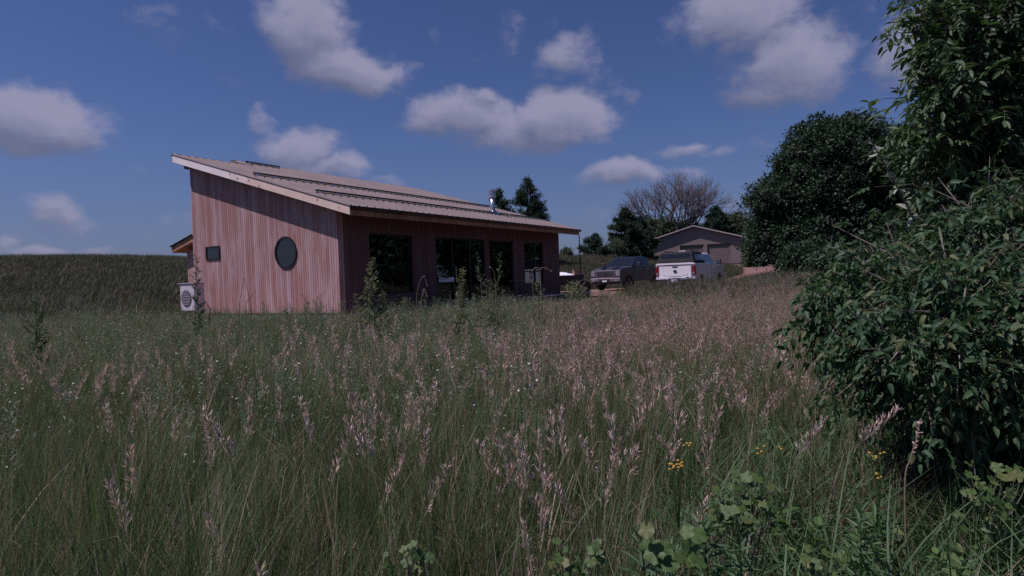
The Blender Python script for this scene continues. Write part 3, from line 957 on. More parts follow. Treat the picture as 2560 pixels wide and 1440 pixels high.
def pickup(name, label, loc, heading, paint, topper=False, guard=False):
    T = empty(name, loc, R(-heading))
    tag(T, label, 'pickup truck')
    zb_ = 0.50
    prof = [(0.04, zb_ + .12), (0.04, 1.36), (0.08, 1.41), (1.96, 1.41), (1.98, 1.36), (4.10, 1.34), (5.0, 1.29), (5.55, 1.20), (5.66, 1.10), (5.68, 0.62)]
    prof += [(5.60, zb_)] + list(reversed(arch(4.72, .50, zb_))) + list(reversed(arch(1.22, .50, zb_)))
    m = MB().prism(prof, 0.985, 'x', -0.985)
    m.build('body', paint, T, bevel=0.045)
    # cab
    cabm = MB()
    secs = []
    for (z, y0, y1, hw) in ((1.33, 1.98, 4.28, .93), (1.42, 1.99, 4.14, .915), (1.88, 2.12, 3.42, .76), (1.94, 2.26, 3.26, .70)):
        secs.append([(-hw, y0, z), (hw, y0, z), (hw, y1 - .05, z), (hw * .82, y1, z), (-hw * .82, y1, z), (-hw, y1 - .05, z)])
    cabm.loft(secs)
    cab = cabm.build('cab', paint, T, bevel=0.02)

    def lerp(z, i):
        a, b = (1.42, (1.99, 4.14, .915)), (1.88, (2.12, 3.42, .76))
        t = (z - a[0]) / (b[0] - a[0])
        return a[1][i] + (b[1][i] - a[1][i]) * t
    for s_ in (-1, 1):
        g_ = MB()
        for (ya0, yb0, ya1, yb1) in ((0.10, 0.98, 0.14, 0.66), (1.06, 1.98, 0.74, 1.16)):
            z0_, z1_ = 1.44, 1.84
            p = [(s_ * (lerp(z0_, 2) + .006), lerp(z0_, 0) + ya0, z0_), (s_ * (lerp(z0_, 2) + .006), lerp(z0_, 0) + yb0, z0_),
                 (s_ * (lerp(z1_, 2) + .006), lerp(z1_, 0) + yb1, z1_), (s_ * (lerp(z1_, 2) + .006), lerp(z1_, 0) + ya1, z1_)]
            pin = [(a - s_ * .004, b, c) for a, b, c in p]
            g_.add(p + pin, [(0, 1, 2, 3), (7, 6, 5, 4), (0, 1, 5, 4), (1, 2, 6, 5), (2, 3, 7, 6), (3, 0, 4, 7)])
        g_.build('side_window', M['glass_dark'], cab)
        mi = MB().tube([(s_ * .93, 3.75, 1.40), (s_ * 1.10, 3.78, 1.42)], .025, 6)
        mi.build('mirror_arm', M['black_trim'], T)
        MB().box(min(s_ * 1.06, s_ * 1.30), max(s_ * 1.06, s_ * 1.30), 3.74, 3.86, 1.34, 1.60).build('mirror', M['black_trim'], T, bevel=.03)
        MB().box(min(s_ * 1.09, s_ * 1.27), max(s_ * 1.09, s_ * 1.27), 3.728, 3.738, 1.38, 1.57).build('mirror_glass', M['chrome'], T)
        MB().tube([(s_ * .992, 2.3, 1.22), (s_ * 1.0, 2.5, 1.22)], .018, 6).tube([(s_ * .992, 3.2, 1.22), (s_ * 1.0, 3.4, 1.22)], .018, 6).build_each('door_handle', M['chrome'] if not topper else paint, T)
        lines = MB()
        for yy in (2.02, 2.98, 4.0):
            lines.box(min(s_ * .984, s_ * .9885), max(s_ * .984, s_ * .9885), yy, yy + .012, .6, 1.33)
        lines.build_each('door_seam', M['black_trim'], T)
        for yc in (1.22, 4.72):
            x0 = s_ * .99
            ty = MB().lathe([(.25, x0 - s_ * .25), (.37, x0 - s_ * .24), (.405, x0 - s_ * .2), (.405, x0 - s_ * .05), (.38, x0 - .01 * s_), (.25, x0 - .015 * s_)], 24, 'x', (0, yc, .40))
            tyo = ty.build('wheel', M['rubber'], T)
            rm = MB().lathe([(.24, x0 - s_ * .1), (.245, x0 - .012 * s_), (.20, x0 - .04 * s_), (.07, x0 - .05 * s_), (.06, x0 - .02 * s_), (.02, x0 - .018 * s_)], 20, 'x', (0, yc, .40))
            rm.build('rim', M['steel'], tyo)
    # windscreen and rear glass
    z0_, z1_ = 1.44, 1.85
    p = [(-.74, lerp(z0_, 1) + .008, z0_), (.74, lerp(z0_, 1) + .008, z0_), (.60, lerp(z1_, 1) + .008, z1_), (-.60, lerp(z1_, 1) + .008, z1_)]
    MB().add(p + [(a, b - .004, c) for a, b, c in p], [(0, 1, 2, 3), (7, 6, 5, 4), (0, 1, 5, 4), (1, 2, 6, 5), (2, 3, 7, 6), (3, 0, 4, 7)]).build('windscreen', M['glass_dark'], cab)
    if topper:
        ts = []
        for (z, y0, y1, hw) in ((1.412, .03, 1.93, .96), (1.50, .05, 1.93, .94), (1.93, .20, 1.93, .80), (1.985, .30, 1.90, .72)):
            ts.append([(-hw, y0, z), (hw, y0, z), (hw, y1, z), (-hw, y1, z)])
        tp = MB().loft(ts).build('bed_cap', M['topper'], T, bevel=.03)
        p = [(-.80, .052, 1.48), (.80, .052, 1.48), (.70, .176, 1.90), (-.70, .176, 1.90)]
        MB().add(p + [(a, b + .01, c) for a, b, c in p], [(0, 1, 2, 3), (7, 6, 5, 4), (0, 1, 5, 4), (1, 2, 6, 5), (2, 3, 7, 6), (3, 0, 4, 7)]).build('rear_window', M['glass_dark'], tp)
        for s_ in (-1, 1):
            p = [(s_ * .930, .25, 1.54), (s_ * .930, 1.8, 1.54), (s_ * .838, 1.8, 1.84), (s_ * .838, .35, 1.84)]
            MB().add(p + [(a + s_ * .01, b, c + .002) for a, b, c in p], [(0, 1, 2, 3), (7, 6, 5, 4), (0, 1, 5, 4), (1, 2, 6, 5), (2, 3, 7, 6), (3, 0, 4, 7)]).build('side_window', M['glass_dark'], tp)
            MB().tube([(s_ * .66, .45, 2.03), (s_ * .66, 1.85, 2.03)], .018, 6).tube([(s_ * .66, .6, 1.98), (s_ * .66, .6, 2.03)], .02, 6).tube([(s_ * .66, 1.7, 1.98), (s_ * .66, 1.7, 2.03)], .02, 6).build('rack_rail', M['black_trim'], tp)
        MB().box(-.02, .32, .75, 1.05, 1.99, 2.05).build('roof_vent', M['white_plastic'], tp, bevel=.01)
        # tailgate
        tg = MB()
        tg.box(-.80, .80, -.01, .035, .68, 1.24).box(-.80, .80, -.005, .035, 1.245, 1.30)
        tgo = tg.build('tailgate', paint, T, bevel=.012)
        tl = MB().prism([(-.985, 1.36), (-.90, 1.43), (.90, 1.43), (.985, 1.36), (.97, 1.34), (-.97, 1.34)], .12, 'y', -.03)
        tl.build('spoiler_lip', paint, tgo, bevel=.01)
        MB().box(-.60, .60, .022, .032, 1.302, 1.338).build('lip_shadow_gap', M['topper'], tgo)
        MB().box(-.13, .13, -.018, -.011, 1.20, 1.27).build('handle', M['black_trim'], tgo)
        cr = MB()
        pts = [(-.62, .82), (-.45, .80), (-.3, .765), (.3, .765), (.45, .80), (.62, .82)]
        for (p0, p1) in zip(pts[:-1], pts[1:]):
            cr.add([(p0[0], -.0125, p0[1]), (p1[0], -.0125, p1[1]), (p1[0], -.0125, p1[1] + .018), (p0[0], -.0125, p0[1] + .018)], [(0, 1, 2, 3)])
        cr.build('crease', M['grey_plastic'], tgo, fix=False)
        em = MB().lathe([(.02, -.03), (.075, -.026), (.085, -.013)], 20, 'y', (0, 0, 1.03))
        emo = em.build('emblem', M['black_trim'], tgo)
        hn = MB()
        for s_ in (-1, 1):
            hn.tube([(0, -.036, 1.075), (s_ * .045, -.036, 1.085), (s_ * .075, -.036, 1.05), (s_ * .065, -.036, 1.005), (s_ * .04, -.036, .995)], [.014, .014, .012, .009, .005], 6)
        hn.prism([(-.028, 1.07), (.028, 1.07), (.018, .985), (0, .965), (-.018, .985)], -.036, 'y', -.045)
        hn.build('ram_head', M['chrome'], emo)
        MB().box(.52, .74, -.016, -.011, .705, .728).build('nameplate', M['black_trim'], tgo)
        for s_ in (-1, 1):
            MB().box(min(s_ * .83, s_ * .992), max(s_ * .83, s_ * .992), .0, .20, .80, 1.27).build('tail_light', M['red_lens'], T, bevel=.02)
            MB().box(min(s_ * .86, s_ * .95), max(s_ * .86, s_ * .95), -.006, -.001, .86, .98).build('reverse_light', M['clear_lens'], T)
        bp_ = MB()
        bp_.prism([(-.98, .66), (-.32, .64), (-.28, .52), (.28, .52), (.32, .64), (.98, .66), (.97, .50), (.4, .46), (-.4, .46), (-.97, .50)], -.02, 'y', -.17)
        bpo = bp_.build('rear_bumper', M['chrome'], T, bevel=.02)
        MB().box(-.24, .24, -.15, -.02, .52, .655).build('step_pad', M['black_trim'], bpo)
        pl_ = MB().box(-.15, .15, -.185, -.176, .50, .64).build('number_plate', M['plate'], bpo)
        MB().box(-.96, .96, -.1, .05, .36, .455).build('under_panel', M['dusty_chrome'], T)
    else:
        # front: tall grille, lamps, bumper
        gf_ = MB().box(-.62, .62, 5.66, 5.72, .74, 1.16)
        gfo = gf_.build('grille', M['dusty_chrome'], T, bevel=.02)
        sl = MB()
        for z in (.80, .87, .94, 1.01, 1.08):
            sl.box(-.55, .55, 5.721, 5.735, z, z + .028)
        sl.build_each('grille_slot', M['black_trim'], gfo)
        MB().box(-.09, .09, 5.736, 5.75, .90, 1.0).build('badge', M['black_trim'], gfo, bevel=.01)
        for s_ in (-1, 1):
            MB().box(min(s_ * .66, s_ * .95), max(s_ * .66, s_ * .95), 5.60, 5.71, .80, 1.14).build('headlight', M['clear_lens'], T, bevel=.03)
            MB().lathe([(.075, 5.775), (.08, 5.79), (.03, 5.795)], 16, 'y', (s_ * .72, 0, .60)).build('fog_light', M['clear_lens'], T)
            MB().tube([(s_ * .35, 5.82, .46), (s_ * .35, 5.84, .42), (s_ * .35, 5.87, .40)], .025, 6).build('tow_hook', M['black_trim'], T)
        MB().box(-.98, .98, 5.62, 5.78, .50, .735).build('front_bumper', M['dusty_chrome'], T, bevel=.04)
        MB().box(-.36, .36, 5.781, 5.792, .53, .66).build('air_intake', M['black_trim'], T)
        MB().box(-.95, .95, 5.55, 5.72, .36, .495).build('air_dam', M['black_trim'], T)
        MB().box(-.15, .15, 5.795, 5.803, .50, .60).build('number_plate', M['plate'], T)
        MB().box(-.9, .9, .06, 1.95, 1.412, 1.43).build('bed_cover', M['black_trim'], T)
        MB().tube([(-.35, 4.3, 1.30), (-.35, 5.0, 1.315), (-.35, 5.5, 1.235)], .03, 6).tube([(.35, 4.3, 1.30), (.35, 5.0, 1.315), (.35, 5.5, 1.235)], .03, 6).build_each('hood_crease', paint, T)
    return T


def zg(x, y):
    return float(height(x, y))


pickup('pickup_truck', 'white pickup truck seen from behind with a dark cap over its bed', (8.05, 31.54, zg(9, 34) - .06), 32, M['white_paint'], topper=True)
pickup('pickup_truck', 'black pickup truck nosing out between the house and the white pickup', (8.94, 41.1, zg(7, 38) + .03), 219, M['black_paint'])

# ---------------------------------------------------------------- trailer beyond the house corner
tr = empty('utility_trailer', (2.9, 35.3, 0.11), R(4))
tag(tr, 'dark low utility trailer parked beyond the far corner of the house', 'trailer')
MB().box(-1.9, 0.95, -.75, .75, .50, .56).box(-1.9, 0.95, -.78, -.752, .50, 1.02).box(-1.9, 0.95, .752, .78, .50, 1.02).box(.92, .95, -.75, .75, .562, 1.02).build('bed', M['black_trim'], tr)
MB().tube([(-1.92, -.80, 1.03), (.97, -.80, 1.03)], .02, 6).build('rail', M['trim_dark'], tr)
for s_ in (-1, 1):
    f_ = []
    for k in range(9):
        t = math.pi * k / 8
        f_.append((0.95 - .48 * math.cos(t), .36 + .42 * math.sin(t)))
    inner = [(0.95 - .45 * math.cos(math.pi * k / 8), .36 + .39 * math.sin(math.pi * k / 8)) for k in range(8, -1, -1)]
    MB().prism(f_ + inner, s_ * 1.06, 'y', s_ * .80).build('fender', M['dusty_chrome'], tr)
    wo = MB().lathe([(.2, s_ * .84), (.32, s_ * .85), (.345, s_ * .9), (.345, s_ * 1.0), (.32, s_ * 1.03), (.2, s_ * 1.02)], 20, 'y', (.95, 0, .345)).build('wheel', M['rubber'], tr)
    MB().lathe([(.19, s_ * .9), (.2, s_ * 1.018), (.06, s_ * 1.0), (.05, s_ * 1.03)], 16, 'y', (.95, 0, .345)).build('rim', M['steel'], wo)
MB().tube([(.9, 0, .45), (1.9, 0, .45)], .04, 6).build('tongue', M['trim_dark'], tr)
tb = MB()
nn = 14
hts = {}
for i in range(nn + 1):
    for j in range(7):
        u, v = i / nn, j / 6
        e_ = min(u, 1 - u, v, 1 - v)
        hts[i, j] = 0.02 + .15 * min(1, e_ * 6) * (0.55 + .45 * math.sin(5.1 * u + 1.2) * math.cos(3.7 * v)) + (.05 * random.random() if e_ > 0 else 0)
base = len(tb.v)
V_ = [(-1.6 + 2.05 * i / nn, -.85 + 1.5 * j / 6, 1.02 + hts[i, j]) for i in range(nn + 1) for j in range(7)]
V2 = [(a, b, 1.012) for a, b, c in V_]
Fq = []
for i in range(nn):
    for j in range(6):
        a = i * 7 + j
        Fq.append((a, a + 1, a + 8, a + 7)); Fq.append((a + len(V_), a + 7 + len(V_), a + 8 + len(V_), a + 1 + len(V_)))
for i in range(nn):
    Fq.append((i * 7, (i + 1) * 7, (i + 1) * 7 + len(V_), i * 7 + len(V_)))
    Fq.append((i * 7 + 6, i * 7 + 6 + len(V_), (i + 1) * 7 + 6 + len(V_), (i + 1) * 7 + 6))
for j in range(6):
    Fq.append((j, j + len(V_), j + 1 + len(V_), j + 1)); a = nn * 7
    Fq.append((a + j, a + j + 1, a + j + 1 + len(V_), a + j + len(V_)))
tb.add(V_ + V2, Fq)
tbo = tb.build('tarpaulin', M['tarp']); tbo.location = (2.9, 35.3, .115); tbo.rotation_euler = (0, 0, R(4))
tag(tbo, 'crumpled white tarpaulin heaped on top of the dark trailer', 'tarpaulin')
bx = MB().box(-.27, .27, -.2, .2, 0, .26).build('wooden_box', M['box_wood'], bevel=.008)
bx2 = MB().box(-.29, .29, -.22, .22, .262, .285).build('lid', M['box_wood'], bx)
bx.location = (3.62, 34.75, 1.133); bx.rotation_euler = (0, 0, R(4))
tag(bx, 'small brown wooden box on the trailer beside the white tarpaulin', 'box')

# ---------------------------------------------------------------- leaves
LT2 = (np.array([(0, 0, 0), (.42, .5, 0.10), (1, 0, 0), (.42, -.5, 0.10), (.5, 0, -.02)], float), np.array([(0, 4, 2, 1), (0, 3, 2, 4)]))


def rich(ws, ts, fold=.16, droop=.12):
    v = []
    for t, w_ in zip(ts, ws):
        z = -droop * t * t
        v += [(t, w_ / 2, z + fold * w_ / 2), (t, 0, z), (t, -w_ / 2, z + fold * w_ / 2)]
    q = []
    for i in range(len(ts) - 1):
        a = i * 3
        q += [(a, a + 1, a + 4, a + 3), (a + 1, a + 2, a + 5, a + 4)]
    return np.array(v, float), np.array(q)


LTR = rich([.04, .82, 1.0, .66, .03], [0, .22, .5, .8, 1])
LTB = rich([.10, .95, 1.0, .70, .04], [0, .15, .42, .75, 1], .2, .2)


def unit(v):
    return v / np.maximum(np.linalg.norm(v, axis=1, keepdims=True), 1e-9)


def leaves(tpl, pos, d, up, L, Wd):
    """one leaf per row; d: leaf direction, up: rough leaf normal"""
    tv, tq = tpl
    d = unit(d); s = unit(np.cross(up, d)); n = np.cross(d, s)
    V = pos[:, None, :] + tv[None, :, 0:1] * d[:, None, :] * L[:, None, None] + tv[None, :, 1:2] * s[:, None, :] * Wd[:, None, None] + tv[None, :, 2:3] * n[:, None, :] * L[:, None, None]
    Q = tq[None] + (np.arange(len(pos)) * len(tv))[:, None, None]
    return V.reshape(-1, 3), Q.reshape(-1, 4)


def join(parts):
    V, Q, k, mi = [], [], 0, []
    for i, (v, q) in enumerate(parts):
        V.append(v); Q.append(q + k); k += len(v); mi.append(np.full(len(q), i))
    return np.concatenate(V), np.concatenate(Q), np.concatenate(mi)


def crown(blobs, n_clump, per, rc, L, asp=.5, flat=0.6, outer=.33, tpl=LT2, low=-1e9):
    """blobs: (x,y,z,rx,ry,rz); leaf clumps spread through the blobs, thicker outside"""
    b = np.array(blobs, float)
    vol = (b[:, 3] * b[:, 4] * b[:, 5]) ** .8
    k = rng.choice(len(b), n_clump, p=vol / vol.sum())
    dr = unit(rng.normal(size=(n_clump, 3)))
    rad = rng.random(n_clump) ** outer
    bump_ = 1 + .10 * np.sin(dr[:, 0] * 7 + dr[:, 2] * 5 + k) + .07 * np.sin(dr[:, 1] * 13 + dr[:, 2] * 11)
    c = b[k, :3] + dr * b[k, 3:6] * (rad * bump_)[:, None]
    c = c[c[:, 2] > low]; dr = dr[:len(c)]
    n = len(c) * per
    o = rng.normal(size=(n, 3)) * rc * np.array([1, 1, flat])
    pos = np.repeat(c, per, 0) + o
    out = np.repeat(dr, per, 0)
    d = unit(rng.normal(size=(n, 3)) + out * .8 + np.array([0, 0, -.25]))
    up = unit(rng.normal(size=(n, 3)) * .6 + np.array([0, 0, .9]) + out * .3)
    Ls = L * rng.uniform(.65, 1.3, n)
    return leaves(tpl, pos, d, up, Ls, Ls * asp)


def limb_tree(mb, base, blobs, r0, n=7):
    base = Vector(base)
    top = Vector(blobs[0][:3])
    fork = base.lerp(top, .45)
    mb.tube([base, base.lerp(fork, .5) + Vector((.05, .03, 0)), fork], [r0, r0 * .8, r0 * .65], n)
    for b in blobs:
        c = Vector(b[:3]); m_ = fork.lerp(c, .5) + Vector((random.uniform(-.2, .2) * b[3], random.uniform(-.2, .2) * b[3], .1 * b[5]))
        mb.tube([fork, m_, c], [r0 * .5, r0 * .32, r0 * .14], 6)
        for k in range(6):
            e = c + Vector((random.uniform(-.75, .75) * b[3], random.uniform(-.75, .75) * b[4], random.uniform(-.5, .8) * b[5]))
            s = m_.lerp(c, random.random())
            mb.tube([s, s.lerp(e, .5) + Vector((0, 0, .06 * b[5])), e], [r0 * .14, r0 * .09, r0 * .03], 5)


def tree(name, label, base, blobs, r0, crown_args, leaf_mat, bark='bark', group=None, cat='tree'):
    T = empty(name, base)
    tag(T, label, cat, group)
    bl = [(b[0] - base[0], b[1] - base[1], b[2] - base[2], *b[3:]) for b in blobs]
    mb = MB(); limb_tree(mb, (0, 0, -.2), bl, r0)
    mb.build('trunk', M[bark], T)
    V, Q = crown(bl, **crown_args)
    np_mesh('crown', V, Q, M[leaf_mat], T)
    return T


def blob(px, py, d, rpx, rz=None, ry=1.0):
    p = at(px, py, d); r_ = rpx * d / F_PX
    return (p.x, p.y, p.z, r_, r_ * ry, (rz or rpx) * d / F_PX)


# big dense tree right of the drive
D = 34
tree('broadleaf_tree', 'huge dense dark round-crowned tree standing right of the garage and drive', (17.8, 35.0, zg(17.8, 35)),
     [blob(2095, 455, D, 150, 165, .9), blob(2040, 420, D, 90, 110), blob(1985, 520, D, 95, 100), blob(1915, 495, D - .5, 52, 38), blob(1935, 590, D, 75, 70),
      blob(2010, 610, D - 1, 95, 85), blob(2190, 560, D, 140, 120), blob(2110, 350, D, 75, 65), blob(2200, 440, D, 100, 90), blob(2110, 640, D - 1, 100, 60)],
     .42, dict(n_clump=8200, per=28, rc=.17, L=.15, asp=.62, outer=.30), 'fol_oak')
tree('broadleaf_tree', 'feathery dark tree rising behind and right of the huge round one', (23.0, 39.0, zg(23, 39)),
     [blob(2230, 400, 39, 70, 80), blob(2290, 430, 39, 90, 110), blob(2215, 350, 39, 30, 45), blob(2290, 560, 39, 130, 120), blob(2380, 480, 39, 120, 130)],
     .35, dict(n_clump=2200, per=24, rc=.26, L=.24, asp=.35, outer=.33), 'fol_oak')
# darker shrubs at its foot
for i, (px, py, d, r_, rz, lab) in enumerate((
        (2005, 650, 25, 38, 42, 'dark rounded shrub at the foot of the huge round tree, nearest the drive'),
        (2075, 660, 23, 48, 45, 'dark rounded shrub at the foot of the huge round tree, nearer the camera'),
        (1885, 640, 66, 26, 42, 'small leafy shrub against the right side of the brown garage'))):
    p = at(px, py, d)
    tree('shrub', lab, (p.x, p.y, zg(p.x, p.y)), [blob(px, py, d, r_, rz), blob(px + r_ * .5, py + rz * .4, d, r_ * .7, rz * .6), blob(px - r_ * .4, py + rz * .5, d, r_ * .6, rz * .5)],
         .08, dict(n_clump=420, per=22, rc=.14, L=.13 if d < 40 else .25, asp=.55), 'fol_oak' if i < 2 else 'fol_far', cat='shrub')


# conifers
def conifer(label, px, ptop, pbase, d, wpx, group=None, loose=.5, name='pine_tree'):
    pt_, pb_ = at(px, ptop, d), at(px, pbase, d)
    z0_ = min(zg(pt_.x, pt_.y), pb_.z) if d < 100 else pb_.z
    H = pt_.z - z0_
    T = empty(name, (pt_.x, pt_.y, z0_))
    tag(T, label, 'conifer', group)
    Wd = wpx * d / F_PX / 2
    mb = MB(); mb.tube([(0, 0, -.2), (0, 0, H * .6), (0, 0, H * .96)], [.02 * H, .012 * H, .004 * H], 6)
    P, O = [], []
    nb = int(H * 15)
    for k in range(nb):
        t = (k + random.random()) / nb
        z = H * (.06 + .93 * t)
        r_ = Wd * (1 - t ** 1.7) ** .75 * random.uniform(.62, 1.12) + .06
        a = random.random() * 6.283
        e = Vector((math.cos(a) * r_, math.sin(a) * r_, z + r_ * random.uniform(.0, loose)))
        s = Vector((0, 0, z - .1 * r_))
        mb.tube([s, s.lerp(e, .6), e], [.012, .009, .004], 4, caps=False)
        m_ = max(3, int(r_ * 9))
        for q in range(m_):
            u = .25 + .75 * (q + random.random()) / m_
            P.append(s.lerp(e, u)); O.append((e - s).normalized())
    mb.build('trunk', M['bark'], T)
    P = np.array([tuple(p) for p in P]); O = np.array([tuple(p) for p in O])
    per = 16
    n = len(P) * per
    pos = np.repeat(P, per, 0) + rng.normal(size=(n, 3)) * .11
    dd_ = unit(np.repeat(O, per, 0) * .6 + rng.normal(size=(n, 3)) * .7 + np.array([0, 0, .35]))
    up = unit(rng.normal(size=(n, 3)) + np.array([0, 0, .5]))
    Ls = rng.uniform(.16, .34, n) * max(1, d / 60)
    V, Q = leaves(LT2, pos, dd_, up, Ls, Ls * .22)
    np_mesh('crown', V, Q, M['fol_pine'], T)
    return T


conifer('tall dark pine standing behind the far end of the house roof', 1317, 448, 640, 52, 128)
conifer('shorter pine half hidden behind the steel flue on the roof', 1247, 476, 640, 55, 104)
conifer('dark spruce leftmost of the tall trees left of the bare tree', 1562, 522, 640, 72, 105, name='spruce_tree', loose=.3)
conifer('dark spruce close left of the bare tree', 1598, 545, 640, 76, 105, name='spruce_tree', loose=.3)
conifer('small cone-shaped spruce alone on the grassy rise', 1484, 588, 641, 64, 84, name='spruce_tree', loose=.3)
conifer('spruce behind the right slope of the garage roof', 1790, 518, 640, 92, 110, name='spruce_tree', loose=.3)
for (px, py, d, r_, rz, lab) in (
        (1416, 632, 60, 11, 11, 'tiny round bush on the skyline beyond the house corner'),
        (1535, 618, 68, 26, 22, 'low leafy bush on the rise at the foot of the spruces'),
        (1640, 590, 95, 40, 45, 'leafy green tree under the left side of the bare tree'),
        (1705, 590, 97, 45, 42, 'leafy green tree directly below the bare tree crown'),
        (1835, 575, 93, 42, 42, 'leafy green tree between the garage and the huge dark tree')):
    p = at(px, py, d)
    zz = zg(p.x, p.y)
    small = 'bush' in lab
    tree('bush' if small else 'broadleaf_tree', lab, (p.x, p.y, min(zz, p.z - .3)), [blob(px, py, d, r_, rz), blob(px - r_ * .5, py + rz * .5, d, r_ * .7, rz * .6), blob(px + r_ * .5, py + rz * .5, d, r_ * .7, rz * .6)],
         .06 if small else .2, dict(n_clump=160 if small else 800, per=22, rc=.22 if not small else .12, L=.3 if not small else .16, asp=.55, flat=.8), 'fol_far', cat='bush' if small else 'tree')

# bare tree behind the garage
bt = empty('bare_tree', (24.6, 96.0, 1.6))
tag(bt, 'leafless broad-crowned tree spreading behind the garage roof', 'tree')
trunk_mb, twig_mb = MB(), MB()


def grow(mb, p, d, ln, r_, depth):
    n = 3
    pts, rd = [p], [r_]
    q = Vector(p); dd_ = Vector(d)
    for k in range(n):
        dd_ = (dd_ + Vector((random.uniform(-.16, .16), random.uniform(-.16, .16), random.uniform(-.04, .12)))).normalized()
        q = q + dd_ * ln / n
        pts.append(q.copy()); rd.append(r_ * (1 - .3 * (k + 1) / n))
    (trunk_mb if depth < 2 else twig_mb).tube(pts, rd, 6 if depth < 2 else (4 if depth < 4 else 3), caps=False)
    if depth >= 6: return
    kids = (3, 4, 3, 3, 3, 3)[depth]
    for k in range(kids):
        a = random.random() * 6.283
        sp = random.uniform(.28, .75) if depth else random.uniform(.35, .8)
        o = dd_.orthogonal().normalized(); o2 = dd_.cross(o)
        nd = (dd_ * math.cos(sp) + (o * math.cos(a) + o2 * math.sin(a)) * math.sin(sp) + Vector((0, 0, .06))).normalized()
        st = pts[-1] if k == 0 else pts[-1].lerp(pts[-2], random.random() * .9)
        grow(mb, st, nd, ln * random.uniform(.66, .84), max(r_ * .58, .010), depth + 1)


grow(trunk_mb, Vector((0, 0, 0)), Vector((0.02, 0, 1)), 4.2, .38, 0)
for sx_ in (-.8, 1.0, -.5, .6, 0.1, .3):
    grow(trunk_mb, Vector((0, 0, 3.2)), Vector((sx_, random.uniform(-.4, .4), .75)).normalized(), 3.6, .22, 1)
trunk_mb.build('trunk', M['twig'], bt, fix=False)
twig_mb.build('crown', M['twig'], bt, fix=False)


# ---------------------------------------------------------------- near tree and bushes on the right
def compound(P, D, n_pair, Lr, Ll, Wl, tpl, droop=.35, jitter=.35):
    """pinnate leaves: P base points, D directions; returns leaflets and the stalks"""
    n = len(P)
    D = unit(D)
    side = unit(np.cross(D, np.tile([0, 0, 1.0], (n, 1)) + rng.normal(size=(n, 3)) * .35))
    nrm = np.cross(side, D)
    Ls = Lr * rng.uniform(.7, 1.2, n)
    pos, dr, up, ln = [], [], [], []
    for k in range(n_pair):
        t = .35 + .6 * k / n_pair
        base = P + D * (Ls * t)[:, None] + np.array([0, 0, -1.0]) * (droop * Ls * t * t)[:, None]
        for s_ in (-1, 1):
            pos.append(base); dr.append(unit(D * .45 + side * s_ + np.array([0, 0, -droop]) + rng.normal(size=(n, 3)) * jitter * .5))
            up.append(nrm + rng.normal(size=(n, 3)) * jitter); ln.append(Ll * rng.uniform(.45, 1.45, n) * (Ls / Lr))
    base = P + D * (Ls * .95)[:, None] + np.array([0, 0, -1.0]) * (droop * Ls * .9)[:, None]
    pos.append(base); dr.append(unit(D + np.array([0, 0, -droop * 1.5]) + rng.normal(size=(n, 3)) * .2)); up.append(nrm + rng.normal(size=(n, 3)) * jitter * .6); ln.append(Ll * rng.uniform(.9, 1.25, n))
    pos, dr, up, ln = map(np.concatenate, (pos, dr, up, ln))
    leaf = leaves(tpl, pos, dr, up, ln, ln * Wl)
    st = leaves((np.array([(0, .5, 0), (0, -.5, 0), (1, -.3, -droop * .8), (1, .3, -droop * .8)]), np.array([(0, 1, 2, 3)])), P, D, nrm, Ls, np.full(n, .003))
    return leaf, st


def twiggy(name, label, base, blobs, r0, ntwig, lpt, ca, leaf_mat, cat, tpl=LTR, tw=.55, bark='bark', face=None, inner=None):
    T = empty(name, base); tag(T, label, cat)
    bl = np.array([(b[0] - base[0], b[1] - base[1], b[2] - base[2], *b[3:]) for b in blobs])
    mb = MB(); limb_tree(mb, (0, 0, -.1), [tuple(b) for b in bl], r0)
    vol = (bl[:, 3] * bl[:, 4] * bl[:, 5]) ** .75
    kk = rng.choice(len(bl), ntwig, p=vol / vol.sum())
    P, D = [], []
    for k in kk:
        b = bl[k]
        dr = unit(rng.normal(size=(1, 3)))[0]
        if face is not None and rng.random() < .45:
            dr = unit((dr + np.array(face))[None])[0]
        s = b[:3] + dr * b[3:6] * rng.uniform(.15, .7)
        L = tw * rng.uniform(.5, 1.25) * min(1.0, .35 + b[3] * 1.8) * (1.5 if rng.random() < .18 else 1)
        d0 = unit((dr + rng.normal(size=3) * .35 + np.array([0, 0, .1]))[None])[0]
        e1 = s + d0 * L * .5
        e2 = e1 + unit((d0 + np.array([0, 0, -.35]) + rng.normal(size=3) * .2)[None])[0] * L * .5
        mb.tube([s, e1, e2], [.007, .005, .002], 4, caps=False)
        for q in range(lpt):
            t = .2 + .8 * (q + rng.random()) / lpt
            p = s + (e1 - s) * min(1, 2 * t) if t < .5 else e1 + (e2 - e1) * (2 * t - 1)
            dd_ = d0 * .6 + rng.normal(size=3) * .75 + np.array([0, 0, -.05])
            P.append(p); D.append(dd_)
    leaf, st = compound(np.array(P), np.array(D), tpl=tpl, **ca)
    mb.build('trunk', M[bark], T, fix=False)
    parts = [leaf, st]
    mats = [M[leaf_mat], M['forb']]
    if inner:
        parts.append(crown([tuple(b) for b in bl], **inner)); mats.append(M[leaf_mat])
    V, Q, mi = join(parts)
    np_mesh('crown', V, Q, mats, T, mi)
    return T


